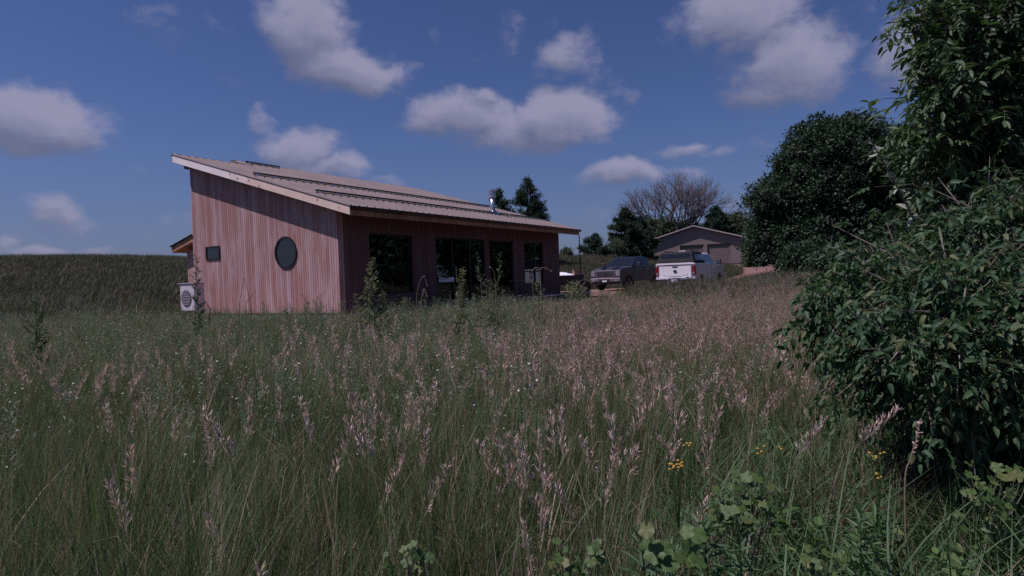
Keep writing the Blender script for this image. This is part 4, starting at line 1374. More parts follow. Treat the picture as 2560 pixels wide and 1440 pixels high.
ash = [(2560, 60, 5.2, 230, 160), (2440, 90, 5.0, 110, 120), (2340, 20, 4.9, 60, 60), (2480, 260, 5.1, 170, 130), (2345, 250, 4.8, 65, 80), (2400, 380, 5.0, 105, 100), (2300, 200, 4.8, 40, 40), (2340, 440, 5.0, 70, 60), (2320, 100, 4.8, 45, 50),
       (2560, 420, 5.3, 200, 150), (2310, 330, 4.7, 40, 50), (2380, 500, 5.1, 90, 80), (2500, 560, 5.3, 150, 100), (2650, 250, 5.6, 240, 260), (2600, -120, 5.4, 300, 180), (2430, -80, 5.2, 130, 120),
       (2700, 560, 5.8, 220, 180)]
twiggy('ash_tree', 'tall leafy tree with narrow leaflets filling the right edge of the view', (4.95, 5.5, zg(4.95, 5.5)),
       [blob(a + 40, b, c, r_, rz, .8) for a, b, c, r_, rz in ash], .11, 2000, 5, dict(n_pair=3, Lr=.16, Ll=.074, Wl=.34, droop=.5), 'fol_ash', 'tree', tw=.42, face=(-.6, -.5, 0),
       inner=dict(n_clump=1500, per=14, rc=.09, L=.075, asp=.36, outer=.5))
elder = [(2350, 650, 3.9, 100, 50), (2200, 725, 3.8, 80, 45), (2095, 730, 4.0, 45, 32), (2460, 650, 3.9, 130, 80), (2080, 780, 3.7, 75, 50), (2210, 820, 3.6, 120, 80),
         (2350, 800, 3.4, 140, 100), (2290, 900, 3.2, 100, 60), (2420, 880, 3.2, 130, 75), (2540, 780, 3.5, 140, 110), (2600, 890, 3.3, 90, 60), (2200, 860, 3.3, 60, 45), (2250, 950, 3.2, 50, 25), (2400, 960, 3.2, 70, 25), (2240, 640, 4.0, 45, 30), (2600, 640, 3.8, 150, 100)]
twiggy('elder_bush', 'broad leafy green bush spilling into the meadow at the right', (2.9, 3.9, zg(2.9, 3.9)),
       [blob(a + 35, b, c, r_ * .92, rz, .8) for a, b, c, r_, rz in elder], .05, 1400, 8, dict(n_pair=2, Lr=.125, Ll=.050, Wl=.40, droop=.7, jitter=.6), 'fol_elder', 'bush', tpl=LTB, tw=.42, face=(-.7, -.6, .25), bark='bark_pale',
       inner=dict(n_clump=420, per=12, rc=.08, L=.05, asp=.42, outer=.7))
# shaded backing shrub behind the bush
tree('shrub', 'deeply shaded shrub between the leafy bush and the tall ash', (4.6, 6.5, zg(4.6, 6.5)),
     [blob(2330, 640, 6.4, 120, 120), blob(2420, 820, 6.2, 160, 130), blob(2540, 700, 6.6, 170, 200), blob(2300, 800, 6.2, 100, 90), blob(2560, 950, 5.8, 160, 120), blob(2420, 1000, 5.6, 120, 70)],
     .06, dict(n_clump=2200, per=18, rc=.12, L=.10, asp=.5), 'fol_oak', cat='shrub')
tree('shrub', 'dark low shrub under the leafy bush at the lower right corner', (2.55, 3.3, zg(2.55, 3.3)),  # added dark-coloured foliage, stands for the shade under the bush
     [blob(2480, 1130, 3.6, 130, 80), blob(2580, 1200, 3.4, 120, 110), blob(2360, 1150, 3.7, 80, 60), blob(2600, 1050, 3.6, 90, 120)],
     .03, dict(n_clump=900, per=14, rc=.07, L=.075, asp=.5), 'fol_oak', cat='shrub')
# unseen wood added right of the near bush, darkening the house window reflections
wd = []
for (x_, y_, h_, r_) in ((27, 30, 9, 4.5), (33, 24, 10, 5), (38, 31, 11, 5.5), (31, 15, 9, 4.5), (42, 18, 10, 5.5), (36, 7, 9, 5), (29, 38, 9, 4.5)):
    z_ = zg(x_, y_)
    wd += [(x_, y_, z_ + h_ * .55, r_, r_, h_ * .42), (x_ - 1.5, y_ - 1.5, z_ + h_ * .28, r_ * .9, r_ * .9, h_ * .3)]
V, Q = crown(wd, 3200, 16, .45, .5, asp=.6)
wo_ = np_mesh('woodland', V, Q, M['fol_oak'])
tag(wo_, 'dense wood continuing to the right beyond the tall ash', kind='stuff')
# pale-leaved sprig reaching out in front of the dark tree
sp = empty('silver_sapling', at(2300, 640, 4.6) - Vector((0, 0, .9)))
sp.location.z = zg(sp.location.x, sp.location.y)
tag(sp, 'thin sapling whose pale-leaved tip shows against the huge dark tree', 'sapling')
b0_ = Vector(sp.location)
pts = [Vector((0, 0, 0)), at(2290, 560, 4.6) - b0_, at(2250, 480, 4.5) - b0_, at(2205, 400, 4.4) - b0_, at(2175, 345, 4.3) - b0_]
MB().tube(pts, [.012, .009, .007, .005, .003], 5).build('stem', M['bark_pale'], sp)
P, D = [], []
for k in range(30):
    t = random.random() ** .7
    seg = 1 + min(2, int(t * 3)); p = pts[seg].lerp(pts[seg + 1], random.random())
    P.append(tuple(p)); D.append((random.uniform(-1, 1), random.uniform(-1, .4), random.uniform(-.9, .5)))
n = len(P)
L_ = rng.uniform(.05, .085, n)
V, Q = leaves(LTB, np.array(P), np.array(D), rng.normal(size=(n, 3)) + np.array([0, 0, 1]), L_, L_ * .45)
np_mesh('foliage', V, Q, M['fol_silver'], sp)
# ---------------------------------------------------------------- meadow plants (prototypes)
class Veg:
    """numpy-friendly strips and leaves for one small plant"""
    def __init__(s):
        s.v, s.q, s.m = [], [], []

    def strip(s, pts, wid, side, m=0):
        k = len(s.v)
        side = Vector(side).normalized()
        for p, w_ in zip(pts, wid):
            s.v.append(tuple(Vector(p) - side * w_ / 2)); s.v.append(tuple(Vector(p) + side * w_ / 2))
        for i in range(len(pts) - 1):
            a = k + 2 * i
            s.q.append((a, a + 1, a + 3, a + 2)); s.m.append(m)

    def leaf(s, p, d, up, L, w_, m=0, tpl=LT2):
        V, Q = leaves(tpl, np.array([tuple(p)]), np.array([tuple(d)]), np.array([tuple(up)]), np.array([L]), np.array([w_]))
        k = len(s.v)
        s.v += [tuple(x) for x in V]; s.q += [tuple(int(i) + k for i in f) for f in Q]; s.m += [m] * len(Q)

    def disc(s, p, nrm, r_, m=0):
        nrm = Vector(nrm).normalized(); a = nrm.orthogonal().normalized(); b = nrm.cross(a)
        k = len(s.v); p = Vector(p)
        for i in range(8):
            t = i * math.pi / 4; rr__ = r_
            s.v.append(tuple(p + (a * math.cos(t) + b * math.sin(t)) * rr__))
        s.q += [(k, k + 1, k + 2, k + 3), (k, k + 3, k + 4, k + 7), (k + 4, k + 5, k + 6, k + 7)]; s.m += [m] * 3

    def obj(s, name, mats, link=False, parent=None):
        return np_mesh(name, np.array(s.v), np.array(s.q), mats, parent, s.m, link=link)


def U(a, b): return random.uniform(a, b)


def blade(g_, x, y, h, w_, lean, az, m=0, n=5, curl=1.0):
    dx, dy = math.cos(az), math.sin(az)
    pts, wd = [], []
    for i in range(n + 1):
        t = i / n
        r_ = lean * h * (t ** 1.9) * curl
        z = h * (t - .22 * lean * t ** 3 * curl)
        pts.append((x + dx * r_, y + dy * r_, z)); wd.append(w_ * (1 - t ** 2.2) + .0004)
    a2 = az + math.pi / 2 + U(-.5, .5)
    g_.strip(pts, wd, (math.cos(a2), math.sin(a2), 0), m)


def tuft(n, rad, h0, h1, w_, lean, dry=.15):
    g_ = Veg()
    for k in range(n):
        a = U(0, 6.283); r_ = rad * math.sqrt(random.random())
        blade(g_, r_ * math.cos(a), r_ * math.sin(a), U(h0, h1), w_ * U(.6, 1.3), lean * U(.2, 1.6), U(0, 6.283), 1 if random.random() < dry else 0)
    return g_


def panicle(g_, top, d0, L, nn_, brl, sl, sw_, ms, droop=.6):
    """drooping seed branches along the top of a stem"""
    for k in range(nn_):
        t = k / nn_
        p = Vector(top) - Vector(d0) * L * (1 - t)
        for q in range(random.choice((1, 2, 2, 3))):
            a = U(0, 6.283); b = brl * (1 - .7 * t) * U(.5, 1.2)
            d = Vector((math.cos(a) * .38, math.sin(a) * .38, .9)).normalized()
            e = p + d * b
            g_.strip([p, e], [.0008, .0006], (-math.sin(a), math.cos(a), 0), ms)
            for r_ in range(random.choice((1, 2, 2))):
                dd_ = (d + Vector((U(-.22, .22), U(-.22, .22), -droop * U(-.3, .9)))).normalized()
                g_.leaf(p.lerp(e, U(.6, 1)), dd_, (U(-1, 1), U(-1, 1), U(0, 1)), sl * U(.7, 1.2), sw_, ms)


def seed_plant(h, L, nn_, brl, sl, sw_, nst=1, leaves_=2, lean=.12):
    g_ = Veg()
    for s_ in range(nst):
        az = U(0, 6.283); x0, y0 = U(-.05, .05) * (nst > 1), U(-.05, .05) * (nst > 1)
        hh = h * U(.85, 1.1); ln = lean * U(.3, 1.8)
        P = []
        for i in range(6):
            t = i / 5
            P.append(Vector((x0 + math.cos(az) * ln * hh * t * t, y0 + math.sin(az) * ln * hh * t * t, hh * (t - .05 * t * t))))
        g_.strip(P, [.003, .0028, .0025, .002, .0016, .001], (-math.sin(az), math.cos(az), 0), 1)
        g_.strip(P, [.003, .0028, .0025, .002, .0016, .001], (math.cos(az), math.sin(az), .2), 1)
        panicle(g_, P[-1], (P[-1] - P[-2]).normalized(), L * U(.8, 1.2), nn_, brl, sl, sw_, 0)
        for k in range(leaves_):
            a = U(0, 6.283); zb__ = U(.2, .6) * hh; L2 = U(.15, .3)
            b_ = P[0].lerp(P[-1], zb__ / hh)
            pts = [b_, b_ + Vector((math.cos(a) * L2 * .35, math.sin(a) * L2 * .35, L2 * .6)), b_ + Vector((math.cos(a) * L2 * .8, math.sin(a) * L2 * .8, L2 * .55))]
            g_.strip(pts, [.006, .005, .0008], (-math.sin(a), math.cos(a), 0), 2)
    return g_


def forb(h, nb, fl, flr=.0065):
    """slender leafy stems that branch at the top, with small white flowers"""
    g_ = Veg()
    for s_ in range(3):
        x0, y0, az = U(-.08, .08), U(-.08, .08), U(0, 6.283)
        hh = h * U(.8, 1.15); ln = U(.02, .15)
        P = [Vector((x0 + math.cos(az) * ln * t * t, y0 + math.sin(az) * ln * t * t, hh * t)) for t in (0, .25, .5, .75, 1)]
        g_.strip(P, [.004, .0035, .003, .002, .001], (-math.sin(az), math.cos(az), 0), 0)
        for k in range(16):
            t = U(.1, .95); p = P[0].lerp(P[-1], t); a = U(0, 6.283)
            g_.leaf(p, (math.cos(a), math.sin(a), U(.1, .9)), (0, 0, 1), U(.04, .085) * (1.2 - .6 * t), .011, 0)
        for k in range(nb):
            a = U(0, 6.283); p = P[0].lerp(P[-1], U(.7, 1)); e = p + Vector((math.cos(a) * U(.02, .09), math.sin(a) * U(.02, .09), U(.05, .15)))
            g_.strip([p, e], [.0015, .001], (-math.sin(a), math.cos(a), 0), 0)
            for q in range(3):
                g_.leaf(p.lerp(e, U(.2, .9)), (U(-1, 1), U(-1, 1), U(0, 1)), (0, 0, 1), .022, .006, 0)
            if random.random() < fl:
                g_.disc(e, (U(-.5, .5), U(-.8, .2), 1), flr * U(.7, 1.2), 1)
    return g_


def instance_obj(name, label, protos, xy, scl, z=None, tilt=.10, kind='stuff', yaw=None):
    n = len(xy)
    coll = bpy.data.collections.new(name + ' kinds')
    for p in protos: coll.objects.link(p)
    zz = height(xy[:, 0], xy[:, 1]) if z is None else z
    me = bpy.data.meshes.new(name)
    me.vertices.add(n)
    me.vertices.foreach_set('co', np.stack([xy[:, 0], xy[:, 1], zz], 1).astype(np.float32).ravel())
    rot = np.stack([rng.normal(size=n) * tilt, rng.normal(size=n) * tilt, rng.uniform(0, 6.283, n) if yaw is None else yaw], 1).astype(np.float32)
    a = me.attributes.new('rot', 'FLOAT_VECTOR', 'POINT'); a.data.foreach_set('vector', rot.ravel())
    a = me.attributes.new('scl', 'FLOAT', 'POINT'); a.data.foreach_set('value', np.asarray(scl, np.float32))
    a = me.attributes.new('kind', 'INT', 'POINT'); a.data.foreach_set('value', rng.integers(0, len(protos), n).astype(np.int32))
    o = bpy.data.objects.new(name, me)
    COL.objects.link(o)
    ng = bpy.data.node_groups.new(name, 'GeometryNodeTree')
    ng.interface.new_socket('Geometry', in_out='INPUT', socket_type='NodeSocketGeometry')
    ng.interface.new_socket('Geometry', in_out='OUTPUT', socket_type='NodeSocketGeometry')
    N, Lk = ng.nodes, ng.links
    gi, go = N.new('NodeGroupInput'), N.new('NodeGroupOutput')
    ci = N.new('GeometryNodeCollectionInfo'); ci.inputs['Collection'].default_value = coll
    ci.inputs['Separate Children'].default_value = True; ci.inputs['Reset Children'].default_value = True
    ip = N.new('GeometryNodeInstanceOnPoints'); ip.inputs['Pick Instance'].default_value = True

    def attr(nm, ty):
        q = N.new('GeometryNodeInputNamedAttribute'); q.data_type = ty; q.inputs['Name'].default_value = nm
        return q.outputs['Attribute']
    Lk.new(gi.outputs[0], ip.inputs['Points']); Lk.new(ci.outputs[0], ip.inputs['Instance'])
    Lk.new(attr('kind', 'INT'), ip.inputs['Instance Index'])
    e2r = N.new('FunctionNodeEulerToRotation')
    Lk.new(attr('rot', 'FLOAT_VECTOR'), e2r.inputs[0]); Lk.new(e2r.outputs[0], ip.inputs['Rotation'])
    Lk.new(attr('scl', 'FLOAT'), ip.inputs['Scale'])
    Lk.new(ip.outputs[0], go.inputs[0])
    md = o.modifiers.new('scatter', 'NODES'); md.node_group = ng
    tag(o, label, kind=kind)
    return o


def wedge(dens, y0, y1, x0=-1.0, x1=0.98):
    """random points in the field of view, `dens` plants per square metre"""
    mg = 1.7                                   # a margin either side, for a camera a step away
    n = int((x1 * y1 - x0 * y1 + 2 * mg) * (y1 - y0) * dens)
    y = rng.uniform(y0, y1, n); x = rng.uniform(x0 * y1 - mg, x1 * y1 + mg, n)
    ok = (x > x0 * y - mg) & (x < x1 * y + mg)
    x, y = x[ok], y[ok]
    return np.stack([x, y], 1)


def free(xy, keep_gravel=0.0):
    x, y = xy[:, 0], xy[:, 1]
    a, b = to_house(x, y)
    inh = (a > -.15) & (a < LA + .1) & (b > -1.7) & (b < LB2 + .1)
    gr = (pad_in(x, y) > -0.05) | (drive_in(x, y) > 0)
    ok = ~inh & (~gr | (rng.random(len(x)) < keep_gravel))
    ok &= ~((np.abs(x - 23.4) < 6) & (y > 80))
    return xy[ok]


def cap(xy, top0, h):
    return h


gm = [M['grass_green'], M['grass_dry']]
broad_t = [tuft(9, .10, .45, .85, .010, .55, .25).obj('grass_tuft', gm) for _ in range(5)]
near_t = [tuft(60, .14, .40, .95, .0042, .30, .20).obj('grass_tuft', gm) for _ in range(7)]
mid_t = [tuft(80, .26, .38, .74, .0070, .36, .30).obj('grass_tuft', gm) for _ in range(6)]
hill_t = [tuft(80, .45, .25, .58, .014, .45, .0).obj('grass_tuft', [M['hill'], M['hill']]) for _ in range(6)]
lush_t = [tuft(30, .14, .35, .72, .011, 1.0, .03).obj('grass_tuft', [M['grass_lush'], M['grass_dry']]) for _ in range(6)]
sm = [M['seed'], M['grass_dry'], M['grass_green']]
big_s = [seed_plant(U(.92, 1.10), .23, 22, .060, .034, .0044, 1, 2, .20).obj('seed_stalk', sm) for _ in range(9)]
smf = [M['seed_fine'], M['grass_dry'], M['grass_green']]
fine_s = [seed_plant(U(.72, .88), .17, 9, .04, .022, .007, 5, 1, .16).obj('seed_stalk', smf) for _ in range(7)]
forbs = [forb(U(.6, .85), 7, .16).obj('meadow_forb', [M['forb'], M['petal']]) for _ in range(7)]

# green sward, nearest first
xy = free(wedge(52, .75, 7.5), .0)
n0 = noise2(xy[:, 0], xy[:, 1], 1.2)
lush_w = ss(xy[:, 0] / xy[:, 1], .12, .4) * (1 - ss(xy[:, 1], 3.4, 5.5))
isl = rng.random(len(xy)) < .75 * lush_w
instance_obj('meadow_grass', 'tall green meadow grass in the foreground', near_t, xy[~isl], (.78 + .24 * n0 + .12 * rng.normal(size=len(xy)))[~isl].clip(.4, 1.25), tilt=.09)
instance_obj('lush_grass', 'lush bending bright green grass at the lower right', lush_t, xy[isl], rng.uniform(.75, 1.1, isl.sum()), tilt=.25)
xy = free(wedge(9, 1.0, 6.5), .0)
instance_obj('broad_grass', 'scattered broader arching blades among the foreground grass', broad_t, xy, rng.uniform(.75, 1.1, len(xy)), tilt=.16)
xy = free(wedge(21, 7.2, 21), .015)
hs = np.interp(xy[:, 1], [7, 10, 14, 21], [.88, .78, .66, .6]) + .20 * noise2(xy[:, 0] + 3, xy[:, 1], .8)
instance_obj('meadow_grass', 'paler meadow grass further out towards the house', mid_t, xy, hs * rng.uniform(.75, 1.15, len(xy)) * np.interp(-pad_in(xy[:, 0], xy[:, 1]), [0, 3.0], [.72, 1]), tilt=.12)
xy = free(wedge(5.5, 17, 64), .0)
xn_ = xy[:, 0] / xy[:, 1]
instance_obj('hill_grass', 'dark green grass covering the hill behind the house', hill_t, xy, rng.uniform(.75, 1.35, len(xy)) * np.interp(xy[:, 1], [17, 24], [.8, 1]), tilt=.12)
xy = free(wedge(1.6, 20, 62), .0)
pt_n = noise2(xy[:, 0] * .3 + 5, xy[:, 1] * .25, 1.0)
xy = xy[pt_n + rng.normal(size=len(xy)) * .3 > .25]
instance_obj('dry_grass', 'brownish dry patches in the hill grass', [tuft(70, .5, .25, .60, .012, .5, .4).obj('thatch_tuft', [M['thatch'], M['hill']]) for _ in range(4)], xy, rng.uniform(.8, 1.3, len(xy)), tilt=.15)
xy = free(wedge(2.2, 63, 84, .1, .9), .0)
instance_obj('far_grass', 'short grass on the rise around the garage', hill_t, xy, rng.uniform(.8, 1.3, len(xy)), tilt=.12)

thatch_t = [tuft(55, .22, .35, .80, .0055, .50, .5).obj('thatch_tuft', [M['thatch'], M['grass_dry']]) for _ in range(5)]
xy = free(wedge(10, 2.4, 20), .0)
pt_n = noise2(xy[:, 0] * .9 + 5, xy[:, 1] * .9, 1.0) + .5 * noise2(xy[:, 0], xy[:, 1], 3.1)
xy = xy[pt_n + rng.normal(size=len(xy)) * .25 > .22]
instance_obj('dry_grass', 'patches of brownish dead grass standing in the meadow', thatch_t, xy, rng.uniform(.7, 1.15, len(xy)) * np.interp(xy[:, 1], [3, 8, 14, 20], [.9, .85, .7, .6]), tilt=.16)
# seed heads
xy = free(wedge(24, 1.5, 7.5), 0)
xn_ = xy[:, 0] / xy[:, 1]
pr_ = .22 + .78 * np.exp(-((xn_ - .02) / .34) ** 2)
pr_ *= np.where(xy[:, 1] < 2.5, .15, 1) * (1 - .75 * ss(xn_, .30, .5)) * (.65 + .45 * noise2(xy[:, 0], xy[:, 1], 1.7))
xy = xy[rng.random(len(xy)) < pr_]
instance_obj('seed_heads', 'pinkish tan grass seed heads nodding over the foreground', big_s, xy, rng.uniform(.82, 1.08, len(xy)), tilt=.13)
xy = free(wedge(44, 4.6, 26, -1.0, .8), .01)
xn_ = xy[:, 0] / xy[:, 1]
pr_ = .14 + .86 * ss(xn_ + .05 * noise2(xy[:, 0], xy[:, 1], .7), -.02, .12) * (1 - .5 * ss(xy[:, 1], 19, 25))
pr_ *= (.75 + .35 * noise2(xy[:, 0], xy[:, 1], .9)) * (.5 + .5 * ss(xy[:, 1], 4.6, 7))
xy = xy[rng.random(len(xy)) < pr_]
instance_obj('seed_heads', 'haze of fine rosy seed heads across the right half of the meadow', fine_s, xy, rng.uniform(.75, 1.1, len(xy)) * np.interp(xy[:, 1], [5, 9, 13, 17, 26], [1, .92, .74, .62, .58]) * np.interp(-pad_in(xy[:, 0], xy[:, 1]), [0, 3.0], [.8, 1]), tilt=.10)

# forbs with white flowers on the left
xy = free(wedge(22, 3.0, 25, -1.0, .35), .03)
xn_ = xy[:, 0] / xy[:, 1]
pr_ = (1 - .75 * ss(xn_, -.05, .15)) * (.7 + .4 * noise2(xy[:, 0] + 9, xy[:, 1], .6)) * ss(xy[:, 1], 3.0, 5.5)
xy = xy[rng.random(len(xy)) < pr_]
instance_obj('wildflowers', 'grey-green leafy wildflowers with tiny white blooms across the left meadow', forbs, xy, rng.uniform(.8, 1.2, len(xy)) * np.interp(xy[:, 1], [5, 9, 13, 18], [1, .92, .78, .66]) * np.interp(-pad_in(xy[:, 0], xy[:, 1]), [0, 3.0], [.8, 1]), tilt=.12)
# bank of grey-green weeds in front of the house
def bankweed(h):
    g_ = Veg()
    P_ = [Vector((0, 0, 0)), Vector((U(-.04, .04), U(-.04, .04), h * .5)), Vector((U(-.1, .1), U(-.1, .1), h))]
    for s_ in ((1, 0, 0), (0, 1, 0)): g_.strip(P_, [.008, .006, .002], s_)
    for k in range(46):
        t = U(.12, 1); a = U(0, 6.283); p_ = P_[0].lerp(P_[2], t); r_ = .17 * (1.05 - t) ** .7 * U(.5, 1.2) + .02
        e_ = p_ + Vector((math.cos(a) * r_, math.sin(a) * r_, r_ * U(.5, 1.3)))
        g_.strip([p_, e_], [.003, .001], (-math.sin(a), math.cos(a), 0))
        for q in range(5):
            g_.leaf(p_.lerp(e_, U(.2, 1)), (U(-1, 1), U(-1, 1), U(-.2, .9)), (0, 0, 1), U(.025, .07), .013)
    return g_


xy = free(wedge(6.5, 9.5, 15.5, -.62, .16), .1)
xn_ = xy[:, 0] / xy[:, 1]
pr_ = (.6 + .4 * ss(xn_, -.36, -.22)) * (.45 + .7 * noise2(xy[:, 0] * 1.6, xy[:, 1] * 1.3, 1.3)).clip(.06, 1)
xy = xy[rng.random(len(xy)) < pr_]
instance_obj('weed_bank', 'bank of grey-green leafy weeds in front of the house', [bankweed(U(.75, 1.0)).obj('bank_weed', [M['bank_leaf']]) for _ in range(7)], xy, rng.uniform(.5, 1.05, len(xy)) * np.interp(xy[:, 1], [9.5, 15], [1.0, .85]), tilt=.10)
# low leafy plants in the damp corner at the lower right
def leafy(h, big):
    g_ = Veg()
    for s_ in range(3):
        b_ = Vector((U(-.06, .06), U(-.06, .06), 0)); e_ = b_ + Vector((U(-.08, .08), U(-.08, .08), h * U(.7, 1.1)))
        g_.strip([b_, e_], [.004, .002], (1, .3, 0))
        for k in range(20):
            t = U(.3, 1); a = k * 2.4
            L_ = U(.05, .10) * (1.25 - .6 * t)
            g_.leaf(b_.lerp(e_, t), (math.cos(a), math.sin(a), U(0, .9)), (U(-.3, .3), U(-.3, .3), 1), L_, L_ * (.5 if big else .2), tpl=LTR)
    return g_


xy = free(wedge(13, 1.5, 4.6, .02, .95), 0)
xn_ = xy[:, 0] / xy[:, 1]
pr_ = ss(xn_, .05, .4) * (.6 + .5 * noise2(xy[:, 0] * 2.2, xy[:, 1] * 2.2, 1.4))
xy = xy[rng.random(len(xy)) < pr_]
instance_obj('leafy_ground_cover', 'lush green leafy plants crowding the lower right corner', [leafy(U(.45, .62), i % 2).obj('leafy_plant', [M['cover']]) for i in range(6)], xy, rng.uniform(.7, 1.2, len(xy)), tilt=.15)
# weeds scattered thinly over the gravel edge
xy = wedge(4.0, 13, 36, -.62, .5)
pi_ = pad_in(xy[:, 0], xy[:, 1])
a_, b_ = to_house(xy[:, 0], xy[:, 1])
ok = (pi_ > -.4) & ((a_ < -.3) | (b_ < -1.7)) & (rng.random(len(xy)) < np.where(pi_ < 1.3, .75, np.where(xy[:, 1] < 32, .4, .05)))
xy = xy[ok]
instance_obj('gravel_weeds', 'low weeds coming up through the red gravel', mid_t[:3] and [tuft(26, .12, .12, .4, .008, .6, .3).obj('weed_tuft', gm) for _ in range(4)], xy, rng.uniform(.6, 1.4, len(xy)), tilt=.2)


# ---------------------------------------------------------------- single plants
def weed(label, px, ptop, d, width, mt, nb=60, lean=(0, 0), cone=True, leafL=.07, asp=.28, group=None, name='tall_weed', leaf_n=26, start=.12, power=.8):
    tip = at(px, ptop, d)
    base = Vector((tip.x - lean[0], tip.y - lean[1], zg(tip.x - lean[0], tip.y - lean[1])))
    H = tip.z - base.z
    T = empty(name, base); tag(T, label, 'weed', group)
    mb = MB()
    ax = lambda t: Vector((lean[0] * t ** 1.5, lean[1] * t ** 1.5, H * t))
    mb.tube([ax(t) for t in (0, .2, .4, .6, .8, 1)], [.009, .008, .007, .005, .004, .002], 5)
    P, Dd, LL = [], [], []
    for k in range(nb):
        t = start + (1 - start) * (k + random.random()) / nb
        a = U(0, 6.283)
        r_ = width / 2 * ((1 - t) ** power if cone else (.25 + .75 * math.sin(math.pi * min(1, t * 1.02)))) * U(.7, 1.2) + .015
        s_ = ax(t); e = s_ + Vector((math.cos(a) * r_, math.sin(a) * r_, r_ * U(.5, 1.1)))
        mb.tube([s_, s_.lerp(e, .5) + Vector((0, 0, -.01)), e], [.003, .002, .001], 3, caps=False)
        m_ = max(4, int(2.2 * leaf_n * r_ / (width / 2 + .01)))
        for q in range(m_):
            u = U(.1, 1)
            P.append(tuple(s_.lerp(e, u))); Dd.append((math.cos(a) * .6 + U(-.8, .8), math.sin(a) * .6 + U(-.8, .8), U(-.2, .9))); LL.append(leafL * U(.5, 1.2) * (1.1 - .5 * t))
    mb.build('stem', M['forb'], T, fix=False)
    n = len(P); LL = np.array(LL)
    V, Q = leaves(LT2, np.array(P), np.array(Dd), rng.normal(size=(n, 3)) * .6 + np.array([0, 0, 1]), LL, LL * asp)
    np_mesh('foliage', V, Q, mt, T)
    return T


weed('bushy cone-shaped weed standing in front of the first big window', 930, 645, 11, .62, M['weed'], nb=90, leafL=.075, leaf_n=22)
weed('slim dark spire of a weed in front of the heat pump', 489, 640, 10.5, .16, M['weed_dark'], nb=70, cone=False, leafL=.06, leaf_n=9, start=.03)
weed('leafy weed with a bent tip in front of the patio doors', 1157, 670, 10, .26, M['weed'], nb=70, lean=(.10, 0), leafL=.085, asp=.18, leaf_n=14, power=.6)
weed('open spindly weed right of the bent-tipped one', 1192, 632, 11.5, .34, M['weed'], nb=46, lean=(-.12, 0), leafL=.05, leaf_n=10, power=.7)
weed('spindly weed leaning right before the narrow glass panel', 1252, 632, 11.5, .30, M['weed'], nb=46, lean=(.17, 0), leafL=.05, leaf_n=9, power=.7)
weed('low broad weed just left of the leaning spindly one', 1222, 700, 11.2, .36, M['weed'], nb=50, leafL=.06, leaf_n=14, power=.5)
weed('low pale weed in front of the far window of the house', 1345, 705, 12, .34, M['weed'], nb=50, leafL=.06, leaf_n=12, power=.5)
weed('feathery green weed rising at the left edge of the meadow', 85, 715, 9, .42, M['weed_dark'], nb=60, leafL=.07, leaf_n=14)
weed('green weed by the left end of the house wall', 760, 735, 11, .30, M['weed'], nb=36, leafL=.05, leaf_n=8)
weed('sparse green weed left of the house corner', 800, 742, 11, .25, M['weed'], nb=30, leafL=.05, leaf_n=8)
weed('green leafy clump on the gravel beside the trailer wheel', 1436, 712, 21, .9, M['weed'], nb=40, leafL=.12, leaf_n=16, power=.35, name='leafy_clump')


def curved_stalk(label, pts, mt, rad=.004, head=None, group=None, name='dry_stalk'):
    """pts: (px, py, depth) along the stalk, from the foot up"""
    P = [at(*p) for p in pts]
    base = Vector((P[0].x, P[0].y, zg(P[0].x, P[0].y)))
    T = empty(name, base); tag(T, label, 'stalk', group)
    Q = [Vector((0, 0, 0))] + [p - base for p in P]
    n = len(Q)
    # smooth a little
    S = []
    for i in range(n - 1):
        for k in range(4):
            t = k / 4
            p0, p1, p2, p3 = Q[max(i - 1, 0)], Q[i], Q[i + 1], Q[min(i + 2, n - 1)]
            S.append(.5 * ((2 * p1) + (p2 - p0) * t + (2 * p0 - 5 * p1 + 4 * p2 - p3) * t * t + (3 * p1 - p0 - 3 * p2 + p3) * t ** 3))
    S.append(Q[-1])
    MB().tube(S, [rad * (1.2 - .7 * i / len(S)) for i in range(len(S))], 5).build('stem', mt, T)
    if head:
        g_ = Veg()
        m_ = len(S)
        for k in range(70):
            i = int(m_ * (1 - head) + random.random() * head * (m_ - 1)); i = min(i, m_ - 2)
            p = S[i].lerp(S[i + 1], random.random()); dd_ = (S[i + 1] - S[i]).normalized()
            g_.leaf(p, dd_ * .8 + Vector((U(-.5, .5), U(-.5, .5), U(-.8, .1))), (U(-1, 1), U(-1, 1), U(0, 1)), U(.010, .022), .005)
        g_.obj('seed_head', [M['seed']], link=True, parent=T)
    return T


curved_stalk('dry grass stalk arching over in front of the wall between the first two windows', [(1042, 790, 9), (1042, 740, 9), (1050, 705, 9), (1060, 691, 9), (1068, 712, 9)], M['grass_dry'], head=.3)
curved_stalk('dry grass stalk with a hanging head beside the arching one', [(1050, 790, 9.2), (1053, 750, 9.2), (1060, 722, 9.2), (1068, 741, 9.2)], M['grass_dry'], head=.35)
curved_stalk('tan stalk hooked left in front of the last window', [(1335, 760, 11), (1331, 710, 11), (1331, 680, 11), (1340, 668, 11), (1352, 672, 11)], M['grass_dry'], rad=.006, head=.3)
curved_stalk('tan stalk hooked right in front of the far wall end', [(1352, 760, 11), (1352, 700, 11), (1352, 672, 11), (1364, 670, 11), (1378, 678, 11)], M['grass_dry'], rad=.006, head=.3)
curved_stalk('pale stalk curving left before the narrow glass panel', [(1240, 745, 10.8), (1238, 700, 10.8), (1234, 676, 10.8), (1225, 667, 10.8)], M['grass_dry'], rad=.005, head=.2)
curved_stalk('dark broken stem leaning left against the end wall, left leg of an inverted V', [(598, 772, 12.5), (604, 730, 12.5), (610, 695, 12.5)], M['brown_stem'], rad=.006)
